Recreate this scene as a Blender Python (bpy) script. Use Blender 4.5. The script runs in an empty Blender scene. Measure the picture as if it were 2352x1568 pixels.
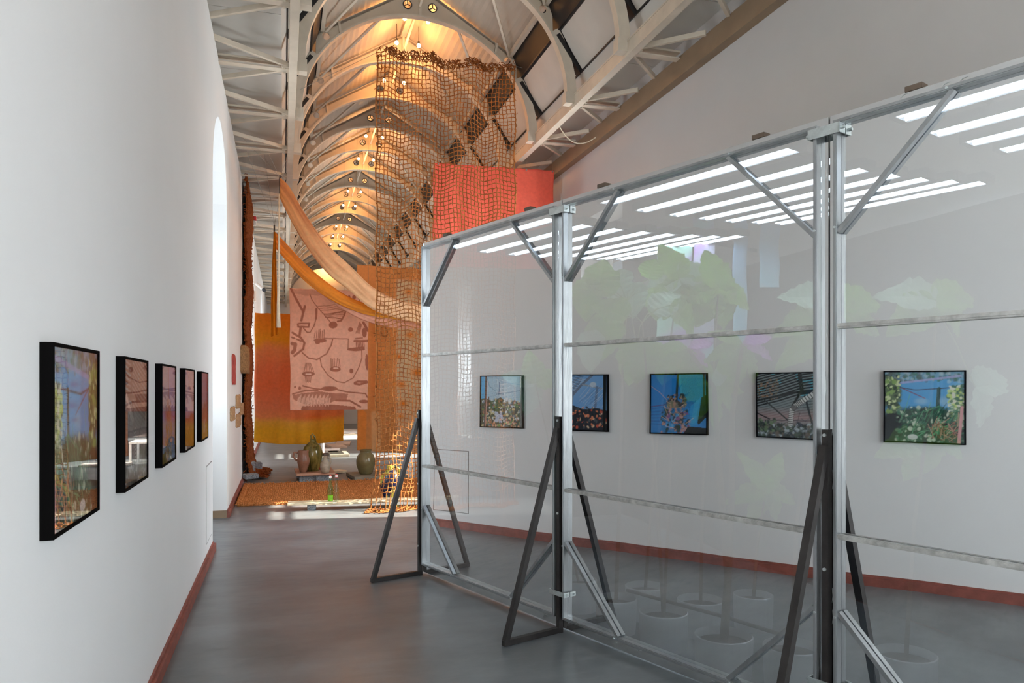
import bpy, math, random
import numpy as np
from mathutils import Vector, Matrix
from mathutils.geometry import delaunay_2d_cdt

random.seed(7)
SC = bpy.context.scene
COL = SC.collection
PI = math.pi

# ------------------------------------------------------------------ camera, world, sun, daylight, exposure
CAM_YAW, FPX, HORIZON, CAM_H = 0.2966, 1717.6, 889.7, 1.6
cam_data = bpy.data.cameras.new('camera')
cam = bpy.data.objects.new('camera', cam_data)
COL.objects.link(cam)
cam.location = (0, 0, CAM_H)
cam.rotation_euler = (PI / 2, 0, -CAM_YAW)
cam_data.sensor_width = 36.0
cam_data.lens = FPX / 2352 * 36.0
cam_data.shift_y = (HORIZON - 784) / 2352
cam_data.clip_start = 0.02
SC.camera = cam

SC.view_settings.view_transform = 'Standard'
SC.view_settings.look = 'None'
SC.view_settings.gamma = 1.0
SC.view_settings.use_curve_mapping = False
SC.view_settings.exposure = 0.12

SC.cycles.use_denoising = True
SC.cycles.max_bounces = 10
SC.cycles.diffuse_bounces = 5
SC.cycles.glossy_bounces = 5
SC.cycles.transparent_max_bounces = 24
SC.cycles.transmission_bounces = 6
SC.cycles.caustics_reflective = True
SC.cycles.caustics_refractive = False
SC.cycles.sample_clamp_indirect = 6.0

world = bpy.data.worlds.new('sky')
SC.world = world
world.use_nodes = True
bg = world.node_tree.nodes['Background']
bg.inputs[0].default_value = (0.80, 0.90, 1.0, 1)
bg.inputs[1].default_value = 1.6

sun_data = bpy.data.lights.new('sun', 'SUN')
sun_data.energy = 24.0
sun_data.angle = 0.009
sun_data.color = (1.0, 0.90, 0.76)
sun = bpy.data.objects.new('sun', sun_data)
COL.objects.link(sun)
sun.rotation_euler = Vector((-1, 0.16, -0.64)).to_track_quat('-Z', 'Y').to_euler()


def area(name, loc, direction, sx, sy, energy, color):
    d = bpy.data.lights.new(name, 'AREA')
    d.shape = 'RECTANGLE'
    d.size, d.size_y = sx, sy
    d.energy = energy
    d.color = color
    o = bpy.data.objects.new(name, d)
    COL.objects.link(o)
    o.location = loc
    o.rotation_euler = Vector(direction).to_track_quat('-Z', 'Z').to_euler()
    return o


SKYC = (0.90, 0.95, 1.0)
RIGHT_WINDOWS = [(-3.2, -0.6), (8.7, 10.1), (16.7, 18.1), (24.7, 26.1)]  # first window is unseen, added to light the left wall
for a_, b_ in RIGHT_WINDOWS:
    area('daylight', (4.72, (a_ + b_) / 2, 2.2), (-1, 0, 0.12), b_ - a_, 3.4, 480 if a_ > 0 else 330, SKYC)
LEFT_NICHES = [(7.91, 9.83), (15.91, 17.83), (23.91, 25.83)]
for a_, b_ in LEFT_NICHES:
    area('daylight', (-1.50, (a_ + b_) / 2, 2.3), (1, 0, 0.15), b_ - a_ - 0.3, 3.2, 70, SKYC)
area('daylight', (0.75, -4.1, 2.2), (-0.12, 1, 0.05), 2.2, 3.4, 235, (0.93, 0.97, 1.0))  # unseen back opening, its lamp added to light the near hall

# ------------------------------------------------------------------ helpers
ORIG = {}


def S(r, g, b):
    def f(c):
        c /= 255.0
        return c / 12.92 if c <= 0.04045 else ((c + 0.055) / 1.055) ** 2.4
    return (f(r), f(g), f(b))


def V3(p):
    return np.array(p, float)


class MB:
    def __init__(self):
        self.v, self.f, self.p = [], [], []

    def add(self, vs, fs):
        n = len(self.v)
        self.p.append((n, len(self.f)))
        self.v += [tuple(map(float, p)) for p in vs]
        self.f += [tuple(i + n for i in q) for q in fs]
        return self

    def box(self, c, s, rot=None):
        x, y, z = [a / 2 for a in s]
        vs = [(-x, -y, -z), (x, -y, -z), (x, y, -z), (-x, y, -z), (-x, -y, z), (x, -y, z), (x, y, z), (-x, y, z)]
        if rot is not None:
            vs = [tuple(rot @ Vector(p)) for p in vs]
        vs = [(p[0] + c[0], p[1] + c[1], p[2] + c[2]) for p in vs]
        return self.add(vs, [(0, 3, 2, 1), (4, 5, 6, 7), (0, 1, 5, 4), (1, 2, 6, 5), (2, 3, 7, 6), (3, 0, 4, 7)])

    def span(self, a, b):
        return self.box([(p + q) / 2 for p, q in zip(a, b)], [abs(q - p) for p, q in zip(a, b)])

    def bar(self, p, q, w, hgt, side):
        """box from p to q; width w along 'side', height along the third axis"""
        p, q = Vector(p), Vector(q)
        d = (q - p).normalized()
        s = Vector(side)
        s = (s - d * s.dot(d)).normalized()
        t = d.cross(s)
        vs = []
        for e in (p, q):
            for a, b in ((-1, -1), (1, -1), (1, 1), (-1, 1)):
                vs.append(e + s * (a * w / 2) + t * (b * hgt / 2))
        return self.add(vs, [(0, 1, 2, 3), (7, 6, 5, 4), (0, 4, 5, 1), (1, 5, 6, 2), (2, 6, 7, 3), (3, 7, 4, 0)])

    def tube(self, pts, r, n=6, cap=True):
        pts = [Vector(p) for p in pts]
        m = len(pts)
        rr = r if hasattr(r, '__len__') else [r] * m
        vs, fs = [], []
        prev = None
        for i, p in enumerate(pts):
            d = (pts[min(i + 1, m - 1)] - pts[max(i - 1, 0)])
            if d.length < 1e-9:
                d = Vector((0, 0, 1))
            d.normalize()
            a = prev if prev is not None else (Vector((0, 0, 1)) if abs(d.z) < 0.9 else Vector((1, 0, 0)))
            a = (a - d * a.dot(d))
            if a.length < 1e-6:
                a = d.orthogonal()
            a.normalize()
            prev = a
            b = d.cross(a)
            for k in range(n):
                t = 2 * PI * k / n
                vs.append(p + (a * math.cos(t) + b * math.sin(t)) * rr[i])
        for i in range(m - 1):
            for k in range(n):
                k2 = (k + 1) % n
                fs.append((i * n + k, i * n + k2, (i + 1) * n + k2, (i + 1) * n + k))
        if cap:
            fs.append(tuple(range(n - 1, -1, -1)))
            fs.append(tuple(range((m - 1) * n, m * n)))
        return self.add(vs, fs)

    def lathe(self, prof, c=(0, 0, 0), n=20, sx=1, sy=1):
        vs, fs = [], []
        for r, z in prof:
            for k in range(n):
                t = 2 * PI * k / n
                vs.append((c[0] + r * sx * math.cos(t), c[1] + r * sy * math.sin(t), c[2] + z))
        for i in range(len(prof) - 1):
            for k in range(n):
                k2 = (k + 1) % n
                fs.append((i * n + k, i * n + k2, (i + 1) * n + k2, (i + 1) * n + k))
        if prof[0][0] > 1e-5:
            fs.append(tuple(range(n - 1, -1, -1)))
        if prof[-1][0] > 1e-5:
            fs.append(tuple(range((len(prof) - 1) * n, len(prof) * n)))
        return self.add(vs, fs)

    def sphere(self, c, r, n=10, m=7, sz=1):
        prof = [(max(r * math.sin(PI * i / m), 1e-6), -r * sz * math.cos(PI * i / m)) for i in range(m + 1)]
        return self.lathe(prof, c, n)

    def grid(self, P):
        """P: array (nu, nv, 3)"""
        nu, nv = P.shape[:2]
        fs = [(i * nv + j, (i + 1) * nv + j, (i + 1) * nv + j + 1, i * nv + j + 1) for i in range(nu - 1) for j in range(nv - 1)]
        return self.add(P.reshape(-1, 3), fs)

    def each(self, name, mat, parent, smooth=False):
        """one object per added piece"""
        out = []
        ends = self.p[1:] + [(len(self.v), len(self.f))]
        for (v0, f0), (v1, f1) in zip(self.p, ends):
            q = MB()
            q.add(self.v[v0:v1], [tuple(i - v0 for i in fc) for fc in self.f[f0:f1]])
            out.append(q.build(name, mat, parent, smooth))
        return out

    def build(self, name, mat, parent=None, smooth=False, origin=None, solid=0, bevel=0):
        o_ = ORIG.get(parent.name, (0, 0, 0)) if parent is not None else (origin or (0, 0, 0))
        me = bpy.data.meshes.new(name)
        vs = [(p[0] - o_[0], p[1] - o_[1], p[2] - o_[2]) for p in self.v]
        me.from_pydata(vs, [], self.f)
        me.update()
        if smooth:
            me.polygons.foreach_set('use_smooth', [True] * len(me.polygons))
        if mat is not None:
            me.materials.append(mat)
        ob = bpy.data.objects.new(name, me)
        COL.objects.link(ob)
        if parent is not None:
            ob.parent = parent
            ORIG[ob.name] = o_
        else:
            ob.location = o_
            ORIG[ob.name] = o_
        if solid:
            m = ob.modifiers.new('thickness', 'SOLIDIFY')
            m.thickness = solid
            m.offset = 0
        if bevel:
            m = ob.modifiers.new('edges', 'BEVEL')
            m.width = bevel
            m.segments = 2
            m.limit_method = 'ANGLE'
        return ob


def tag(o, label=None, cat=None, group=None, kind=None):
    if label:
        o['label'] = label
    if cat:
        o['category'] = cat
    if group:
        o['group'] = group
    if kind:
        o['kind'] = kind
    return o


def thing(name, loc, label, cat, group=None):
    o = bpy.data.objects.new(name, None)
    COL.objects.link(o)
    o.location = loc
    o.empty_display_size = 0.1
    ORIG[o.name] = tuple(loc)
    return tag(o, label, cat, group)


def shell(name, loc=(0, 0, 0), label=None):
    o = bpy.data.objects.new(name, None)
    COL.objects.link(o)
    o.location = loc
    ORIG[o.name] = tuple(loc)
    return tag(o, label, kind='structure')


CHILD = {}


def dup(root, loc, label=None, group=None, rz=None):
    kids = [k for k in bpy.data.objects if k.parent == root] if root.name not in CHILD else CHILD[root.name]
    CHILD[root.name] = kids
    r = root.copy()
    COL.objects.link(r)
    r.location = loc
    if rz is not None:
        r.rotation_euler = (0, 0, rz)
    if label:
        r['label'] = label
    if group:
        r['group'] = group
    ORIG[r.name] = tuple(loc)
    for k in kids:
        c = k.copy()
        COL.objects.link(c)
        c.parent = r
        if k.name not in CHILD:
            CHILD[k.name] = list(k.children)
        for g in CHILD[k.name]:
            d = g.copy()
            COL.objects.link(d)
            d.parent = c
    return r


# ------------------------------------------------------------------ materials
def mat(name, col, rough=0.6, metal=0.0, var=0.0, scale=6.0, bump=0.0, bscale=40.0, stretch=(1, 1, 1), spec=0.5,
        vcol=False, transl=0.0, col2=None, ramp=(0.35, 0.65)):
    m = bpy.data.materials.new(name)
    m.use_nodes = True
    nt = m.node_tree
    N, L = nt.nodes, nt.links
    b = N['Principled BSDF']
    b.inputs['Base Color'].default_value = (*col, 1)
    b.inputs['Roughness'].default_value = rough
    b.inputs['Metallic'].default_value = metal
    b.inputs['Specular IOR Level'].default_value = spec
    tc = N.new('ShaderNodeTexCoord')
    mp = N.new('ShaderNodeMapping')
    mp.inputs['Scale'].default_value = stretch
    L.new(tc.outputs['Object'], mp.inputs['Vector'])
    src = None
    if vcol:
        at = N.new('ShaderNodeVertexColor')
        at.layer_name = 'Col'
        src = at.outputs['Color']
    if var or col2:
        nz = N.new('ShaderNodeTexNoise')
        nz.inputs['Scale'].default_value = scale
        nz.inputs['Detail'].default_value = 6
        nz.inputs['Roughness'].default_value = 0.6
        L.new(mp.outputs['Vector'], nz.inputs['Vector'])
        cr = N.new('ShaderNodeValToRGB')
        cr.color_ramp.elements[0].position = ramp[0]
        cr.color_ramp.elements[1].position = ramp[1]
        if vcol:
            cr.color_ramp.elements[0].color = (1 - var, 1 - var, 1 - var, 1)
            cr.color_ramp.elements[1].color = (1 + var, 1 + var, 1 + var, 1)
            mx = N.new('ShaderNodeMix')
            mx.data_type = 'RGBA'
            mx.blend_type = 'MULTIPLY'
            mx.inputs[0].default_value = 1.0
            L.new(src, mx.inputs[6])
            L.new(cr.outputs['Color'], mx.inputs[7])
            src = mx.outputs[2]
        else:
            lo = tuple(c * (1 - var) for c in col)
            hi = col2 if col2 else tuple(min(1, c * (1 + var)) for c in col)
            cr.color_ramp.elements[0].color = (*lo, 1)
            cr.color_ramp.elements[1].color = (*hi, 1)
            L.new(nz.outputs['Fac'], cr.inputs['Fac'])
            src = cr.outputs['Color']
        if vcol:
            L.new(nz.outputs['Fac'], cr.inputs['Fac'])
    if src is not None:
        L.new(src, b.inputs['Base Color'])
    if bump:
        nb = N.new('ShaderNodeTexNoise')
        nb.inputs['Scale'].default_value = bscale
        nb.inputs['Detail'].default_value = 4
        L.new(mp.outputs['Vector'], nb.inputs['Vector'])
        bp = N.new('ShaderNodeBump')
        bp.inputs['Strength'].default_value = bump
        bp.inputs['Distance'].default_value = 0.01
        L.new(nb.outputs['Fac'], bp.inputs['Height'])
        L.new(bp.outputs['Normal'], b.inputs['Normal'])
    if transl:
        tr = N.new('ShaderNodeBsdfTranslucent')
        if src is not None:
            L.new(src, tr.inputs['Color'])
        else:
            tr.inputs['Color'].default_value = (*col, 1)
        ms = N.new('ShaderNodeMixShader')
        ms.inputs[0].default_value = transl
        L.new(b.outputs[0], ms.inputs[1])
        L.new(tr.outputs[0], ms.inputs[2])
        L.new(ms.outputs[0], N['Material Output'].inputs['Surface'])
    return m


def mat_emit(name, col, strength):
    m = bpy.data.materials.new(name)
    m.use_nodes = True
    nt = m.node_tree
    nt.nodes.remove(nt.nodes['Principled BSDF'])
    e = nt.nodes.new('ShaderNodeEmission')
    e.inputs[0].default_value = (*col, 1)
    e.inputs[1].default_value = strength
    nt.links.new(e.outputs[0], nt.nodes['Material Output'].inputs['Surface'])
    return m


def mat_film(name, refl, trans, fac, wav=0.0, wscale=1.5, rough=0.0):
    """clear sheet that part mirrors, part lets through"""
    m = bpy.data.materials.new(name)
    m.use_nodes = True
    nt = m.node_tree
    N, L = nt.nodes, nt.links
    N.remove(N['Principled BSDF'])
    g = N.new('ShaderNodeBsdfGlossy')
    g.inputs['Color'].default_value = (*refl, 1)
    g.inputs['Roughness'].default_value = rough
    t = N.new('ShaderNodeBsdfTransparent')
    t.inputs['Color'].default_value = (*trans, 1)
    ms = N.new('ShaderNodeMixShader')
    ms.inputs[0].default_value = fac
    L.new(t.outputs[0], ms.inputs[1])
    L.new(g.outputs[0], ms.inputs[2])
    L.new(ms.outputs[0], N['Material Output'].inputs['Surface'])
    if wav:
        tc = N.new('ShaderNodeTexCoord')
        nz = N.new('ShaderNodeTexNoise')
        nz.inputs['Scale'].default_value = wscale
        nz.inputs['Detail'].default_value = 1
        L.new(tc.outputs['Object'], nz.inputs['Vector'])
        bp = N.new('ShaderNodeBump')
        bp.inputs['Strength'].default_value = 1.0
        bp.inputs['Distance'].default_value = wav
        L.new(nz.outputs['Fac'], bp.inputs['Height'])
        L.new(bp.outputs['Normal'], g.inputs['Normal'])
    return m


def mat_pane(name, tint, f0=0.04):
    """window or picture glass: clear with a Fresnel reflection"""
    m = bpy.data.materials.new(name)
    m.use_nodes = True
    nt = m.node_tree
    N, L = nt.nodes, nt.links
    N.remove(N['Principled BSDF'])
    g = N.new('ShaderNodeBsdfGlossy')
    g.inputs['Roughness'].default_value = 0.0
    t = N.new('ShaderNodeBsdfTransparent')
    t.inputs['Color'].default_value = (*tint, 1)
    lw = N.new('ShaderNodeLayerWeight')
    lw.inputs['Blend'].default_value = 0.5
    pw = N.new('ShaderNodeMath')
    pw.operation = 'POWER'
    pw.inputs[1].default_value = 5.0
    fr = N.new('ShaderNodeMath')
    fr.operation = 'MULTIPLY_ADD'
    fr.inputs[1].default_value = 1 - f0
    fr.inputs[2].default_value = f0
    L.new(lw.outputs['Facing'], pw.inputs[0])
    L.new(pw.outputs[0], fr.inputs[0])
    ms = N.new('ShaderNodeMixShader')
    L.new(fr.outputs[0], ms.inputs[0])
    L.new(t.outputs[0], ms.inputs[1])
    L.new(g.outputs[0], ms.inputs[2])
    L.new(ms.outputs[0], N['Material Output'].inputs['Surface'])
    return m


def mat_floor():
    m = mat('concrete floor', S(118, 116, 115), 0.42, var=0.0, spec=0.4)
    nt = m.node_tree
    N, L = nt.nodes, nt.links
    b = N['Principled BSDF']
    tc = N.new('ShaderNodeTexCoord')

    def noise(scale, st, det=6):
        mp = N.new('ShaderNodeMapping')
        mp.inputs['Scale'].default_value = st
        L.new(tc.outputs['Object'], mp.inputs['Vector'])
        n = N.new('ShaderNodeTexNoise')
        n.inputs['Scale'].default_value = scale
        n.inputs['Detail'].default_value = det
        n.inputs['Roughness'].default_value = 0.62
        L.new(mp.outputs['Vector'], n.inputs['Vector'])
        return n

    def ramp(n, p0, c0, p1, c1):
        r = N.new('ShaderNodeValToRGB')
        r.color_ramp.elements[0].position = p0
        r.color_ramp.elements[1].position = p1
        r.color_ramp.elements[0].color = (*c0, 1)
        r.color_ramp.elements[1].color = (*c1, 1)
        L.new(n.outputs['Fac'], r.inputs['Fac'])
        return r
    a = ramp(noise(1.1, (1, 1.6, 1)), 0.35, S(94, 98, 101), 0.7, S(124, 129, 132))
    s = ramp(noise(5.0, (0.6, 3.0, 1), 8), 0.52, (0, 0, 0), 0.78, (1, 1, 1))
    mx = N.new('ShaderNodeMix')
    mx.data_type = 'RGBA'
    mul = N.new('ShaderNodeMath')
    mul.operation = 'MULTIPLY'
    mul.inputs[1].default_value = 0.4
    L.new(s.outputs['Color'], mul.inputs[0])
    L.new(mul.outputs[0], mx.inputs[0])
    L.new(a.outputs['Color'], mx.inputs[6])
    mx.inputs[7].default_value = (*S(163, 167, 170), 1)
    L.new(mx.outputs[2], b.inputs['Base Color'])
    r = N.new('ShaderNodeMapRange')
    r.inputs['To Min'].default_value = 0.30
    r.inputs['To Max'].default_value = 0.6
    L.new(s.outputs['Color'], r.inputs['Value'])
    L.new(r.outputs[0], b.inputs['Roughness'])
    return m


M = dict(
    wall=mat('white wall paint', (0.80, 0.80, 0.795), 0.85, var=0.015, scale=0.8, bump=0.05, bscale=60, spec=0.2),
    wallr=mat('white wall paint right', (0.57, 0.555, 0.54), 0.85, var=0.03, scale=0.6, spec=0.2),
    floor=mat_floor(),
    redboard=mat('red brown skirting', S(140, 78, 66), 0.6, var=0.2, scale=9),
    steel=mat('cream painted steel', S(204, 192, 174), 0.55, var=0.07, scale=5),
    web=mat('cream painted plate', S(198, 184, 164), 0.6, var=0.05, scale=2.5),
    board=mat('white ceiling board', S(200, 197, 190), 0.8, var=0.04, scale=1.2, spec=0.2),
    sheet=mat('ribbed roof sheet', S(186, 174, 158), 0.55, var=0.04, scale=3),
    blind=mat('white roof blind', S(196, 190, 181), 0.85, var=0.04, scale=2, spec=0.1),
    black=mat('black frame paint', S(26, 22, 21), 0.6),
    darkglass=mat('dark rooflight', S(30, 22, 18), 0.6, var=0.3, scale=2),
    brownbeam=mat('taupe beam paint', S(140, 118, 94), 0.6, var=0.08, scale=3),
    alu=mat('brushed aluminium', (0.38, 0.40, 0.41), 0.30, 0.85, var=0.12, scale=14, bump=0.08, bscale=60, stretch=(1, 1, 0.2)),
    alub=mat('worn aluminium bar', (0.52, 0.52, 0.50), 0.4, 0.7, var=0.25, scale=18, bump=0.03, bscale=80),
    core=mat('grey core frame', S(120, 116, 112), 0.6, var=0.1, scale=8),
    zinc=mat('zinc plated bracket', (0.62, 0.68, 0.68), 0.35, 0.9, var=0.15, scale=20),
    iron=mat('raw black steel', S(48, 45, 44), 0.42, 0.35, var=0.3, scale=7, bump=0.08, bscale=30),
    clip=mat('brown clip', S(92, 78, 66), 0.6, var=0.1, scale=20),
    frame=mat('black picture frame', S(9, 8, 8), 0.9, spec=0.04),
    art=mat('photo print', (1, 1, 1), 0.55, vcol=True, spec=0.2),
    cloth=mat('dyed cloth', (1, 1, 1), 0.9, vcol=True, var=0.06, scale=18, spec=0.1, transl=0.12, bump=0.15, bscale=180),
    coir=mat('coir rope', S(176, 112, 62), 0.9, var=0.35, scale=30, spec=0.1, transl=0.1),
    coirdark=mat('coir rope fringe', S(140, 82, 42), 0.9, var=0.35, scale=40, spec=0.1),
    mat=mat('coir mat', S(200, 134, 80), 0.95, var=0.45, scale=70, bump=0.8, bscale=160, spec=0.05),
    coirstrip=mat('red brown coir strip', S(126, 66, 32), 0.95, var=0.4, scale=45, bump=0.9, bscale=110, spec=0.05),
    plank=mat('pale weathered plank', S(214, 196, 164), 0.8, var=0.15, scale=4, stretch=(0.4, 6, 6)),
    granite=mat('speckled grey stone', S(128, 130, 134), 0.8, var=0.5, scale=60),
    slab=mat('rough wooden slab', S(186, 146, 122), 0.8, var=0.18, scale=3, stretch=(0.5, 8, 8)),
    greyslab=mat('grey stone slab', S(140, 134, 118), 0.8, var=0.15, scale=8),
    tilew=mat('whitewashed tile', S(214, 204, 196), 0.8, var=0.12, scale=9),
    tileb=mat('weathered tile', S(170, 140, 118), 0.8, var=0.15, scale=9),
    olive=mat('olive stoneware glaze', S(126, 116, 80), 0.22, var=0.12, scale=7),
    green=mat('running green glaze', S(84, 88, 34), 0.15, var=0.5, scale=7, stretch=(2, 2, 0.5), col2=S(140, 120, 62)),
    brownware=mat('brown salt glazed jug', S(142, 100, 78), 0.35, var=0.25, scale=6),
    greyware=mat('grey speckled jug', S(168, 158, 140), 0.35, var=0.2, scale=16),
    blueware=mat('blue and yellow glaze', S(30, 34, 70), 0.2, var=0.3, scale=5, col2=S(190, 176, 70), ramp=(0.5, 0.56)),
    red=mat('red jelly', S(170, 30, 10), 0.3),
    rubber=mat('pink rubber stopper', S(205, 90, 84), 0.5),
    porcelain=mat('white porcelain stopper', S(235, 235, 230), 0.3),
    wire=mat('bottle wire', S(150, 150, 150), 0.35, 0.9),
    whitemetal=mat('white painted steel', S(240, 240, 238), 0.5),
    bark=mat('driftwood bark', S(150, 112, 72), 0.85, var=0.35, scale=30, bump=0.6, bscale=50),
    redwood=mat('red painted wood', S(172, 66, 60), 0.7, var=0.2, scale=14, bump=0.3),
    clay=mat('chipped clay tile', S(178, 142, 104), 0.85, var=0.3, scale=30, bump=0.5, bscale=60),
    bag=mat('white felt grow bag', S(244, 248, 250), 0.9, var=0.06, scale=9),
    soil=mat('potting soil', S(64, 44, 32), 1.0, var=0.5, scale=60, bump=1, bscale=90),
    leaf=mat('green leaf', S(118, 172, 40), 0.45, var=0.25, scale=7, transl=0.4),
    leafb=mat('pale green leaf', S(168, 200, 168), 0.4, var=0.15, scale=7, transl=0.3),
    leafp=mat('violet tinted leaf', S(204, 104, 214), 0.4, var=0.15, scale=8, transl=0.3),
    stem=mat('woody stem', S(110, 92, 66), 0.8, var=0.25, scale=25),
    greenstem=mat('green stem', S(120, 140, 70), 0.6, var=0.15, scale=15),
    pipe=mat('brown irrigation pipe', S(92, 64, 46), 0.6),
    cable=mat('steel cable', S(150, 148, 142), 0.4, 0.6),
    cord=mat('dark cord', S(60, 48, 38), 0.8),
    whitecord=mat('white cotton', S(222, 208, 184), 0.9, var=0.1, scale=30),
    plastic=mat('grey white plastic', S(214, 206, 198), 0.5),
    darkplastic=mat('dark plastic', S(40, 40, 44), 0.3),
    redplastic=mat('red beacon plastic', S(186, 24, 30), 0.35),
    batten=mat('grey lamp batten', S(150, 153, 157), 0.4),
    bulbglass=mat_emit('bulb glow', (1.0, 0.62, 0.26), 30.0),
    tube=mat_emit('fluorescent glow', (0.80, 0.90, 1.0), 25.0),
    backdrop=mat('dark curtain cloth', S(44, 45, 50), 0.95, spec=0.05),
    pane=mat_pane('window glass', (0.97, 0.98, 0.98)),
    artglass=mat_pane('picture glass', (0.98, 0.98, 0.98)),
    bottleclear=mat_pane('clear bottle glass', (0.84, 0.95, 0.91)),
    bottlegreen=mat_pane('green bottle glass', (0.68, 0.94, 0.74)),
    jarglass=mat_pane('jar glass', (0.9, 0.93, 0.92)),
    liquid=mat('yellow green liquid', S(205, 226, 70), 0.2, transl=0.6),
    film=mat_film('mirror film', (0.83, 0.845, 0.85), (0.58, 0.62, 0.65), 0.84, wav=0.0016, wscale=1.1),
    hedge=mat('hedge leaves', S(150, 166, 84), 0.7, var=0.5, scale=5, bump=1, bscale=20),
    ground=mat('pale outdoor ground', S(180, 172, 156), 0.9, var=0.1, scale=1),
)

# ------------------------------------------------------------------ painting helper (flat prints, dyed cloth)
_rng = np.random.RandomState(11)


def vnoise(h_, w_, sy, sx, octaves=3):
    out = np.zeros((h_, w_))
    amp, tot = 1.0, 0.0
    for o in range(octaves):
        gy, gx = max(2, int(sy * 2 ** o)), max(2, int(sx * 2 ** o))
        g = _rng.rand(gy + 2, gx + 2)
        yy = np.linspace(0, gy, h_, endpoint=False)
        xx = np.linspace(0, gx, w_, endpoint=False)
        yi, xi = yy.astype(int), xx.astype(int)
        fy, fx = (yy - yi)[:, None], (xx - xi)[None, :]
        fy, fx = fy * fy * (3 - 2 * fy), fx * fx * (3 - 2 * fx)
        a = g[np.ix_(yi, xi)] * (1 - fy) * (1 - fx) + g[np.ix_(yi + 1, xi)] * fy * (1 - fx)
        b = g[np.ix_(yi, xi + 1)] * (1 - fy) * fx + g[np.ix_(yi + 1, xi + 1)] * fy * fx
        out += amp * (a + b)
        tot += amp
        amp *= 0.5
    return out / tot


class Canvas:
    def __init__(self, h_, w_, col):
        self.h, self.w = h_, w_
        self.a = np.zeros((h_, w_, 3)) + np.array(col)
        self.vv, self.uu = np.meshgrid((np.arange(h_) + 0.5) / h_, (np.arange(w_) + 0.5) / w_, indexing='ij')
        self.asp = h_ / w_

    def blend(self, m, col):
        m = np.clip(m, 0, 1)[..., None]
        self.a = self.a * (1 - m) + np.array(col) * m

    def line(self, pts, w, col, al=1.0, w2=None):
        best = np.full((self.h, self.w), -9.0)
        n = len(pts)
        for i in range(n - 1):
            (x0, y0), (x1, y1) = pts[i], pts[i + 1]
            wa = w if w2 is None else w + (w2 - w) * i / max(1, n - 2)
            dx, dy = x1 - x0, (y1 - y0) * self.asp
            l2 = dx * dx + dy * dy + 1e-12
            px, py = self.uu - x0, (self.vv - y0) * self.asp
            t = np.clip((px * dx + py * dy) / l2, 0, 1)
            d = np.hypot(px - t * dx, py - t * dy)
            best = np.maximum(best, (wa / 2 - d) * self.w + 0.5)
        self.blend(np.clip(best, 0, 1) * al, col)

    def ell(self, x, y, rx, ry, col, al=1.0, soft=0.15, rot=0):
        px, py = self.uu - x, (self.vv - y)
        c, s = math.cos(rot), math.sin(rot)
        px, py = c * px + s * py, -s * px + c * py
        d = np.hypot(px / rx, py / ry)
        self.blend(np.clip((1 - d) / soft, 0, 1) * al, col)

    def poly(self, pts, col, al=1.0):
        ins = np.zeros((self.h, self.w), bool)
        n = len(pts)
        for i in range(n):
            (x0, y0), (x1, y1) = pts[i], pts[(i + 1) % n]
            if y0 == y1:
                continue
            c = ((self.vv >= min(y0, y1)) & (self.vv < max(y0, y1)) & (self.uu < x0 + (self.vv - y0) * (x1 - x0) / (y1 - y0)))
            ins ^= c
        self.blend(ins * al, col)

    def specks(self, n, box, r, cols, al=0.9):
        for _ in range(n):
            x = box[0] + _rng.rand() * (box[2] - box[0])
            y = box[1] + _rng.rand() * (box[3] - box[1])
            k = cols[_rng.randint(len(cols))]
            a = r * (0.4 + _rng.rand())
            self.ell(x, y, a, a * (0.4 + 0.8 * _rng.rand()), k, al, 0.4, _rng.rand() * 3)

    def twigs(self, n, box, ln, w, cols, ang=(0, 3.14)):
        for _ in range(n):
            x = box[0] + _rng.rand() * (box[2] - box[0])
            y = box[1] + _rng.rand() * (box[3] - box[1])
            t = ang[0] + _rng.rand() * (ang[1] - ang[0])
            l = ln * (0.4 + _rng.rand())
            self.line([(x, y), (x + l * math.cos(t), y - l * math.sin(t))], w, cols[_rng.randint(len(cols))], 0.9)

    def tint(self, k, sy, sx, octv=4):
        n = vnoise(self.h, self.w, sy, sx, octv) - 0.5
        self.a = np.clip(self.a * (1 + k * 2 * n[..., None]), 0, 1)


def paint(ob, cv, flip=False, gain=1.0):
    """store a canvas as the vertex colours of a grid with nu=cv.w columns (u) and nv=cv.h rows (v)"""
    me = ob.data
    at = me.color_attributes.new('Col', 'FLOAT_COLOR', 'POINT')
    a = cv.a * gain + (0.03 if gain > 1.0 and gain != 1.7 else 0.0)
    mxv = a.max(axis=2, keepdims=True)
    a = a * np.minimum(1.0, 0.9 / np.maximum(mxv, 1e-6))
    a = a[:, ::-1] if flip else a
    a = np.transpose(a, (1, 0, 2)).reshape(-1, 3)
    buf = np.ones((len(me.vertices), 4))
    buf[:len(a), :3] = a
    at.data.foreach_set('color', buf.ravel())


# ------------------------------------------------------------------ the hall
WL, WR, CX = -0.667, 4.13, 1.78
Y0_, Y1_ = -4.0, 33.6
WT = 5.13      # top of the left wall
SOFF = 5.33    # flat soffit boards

fl = MB()
fl.add([(-1.5, Y0_, 0), (4.8, Y0_, 0), (4.8, Y1_, 0), (-1.5, Y1_, 0)], [(0, 1, 2, 3)])
tag(fl.build('floor', M['floor']), 'worn grey concrete floor', kind='structure')

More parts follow.
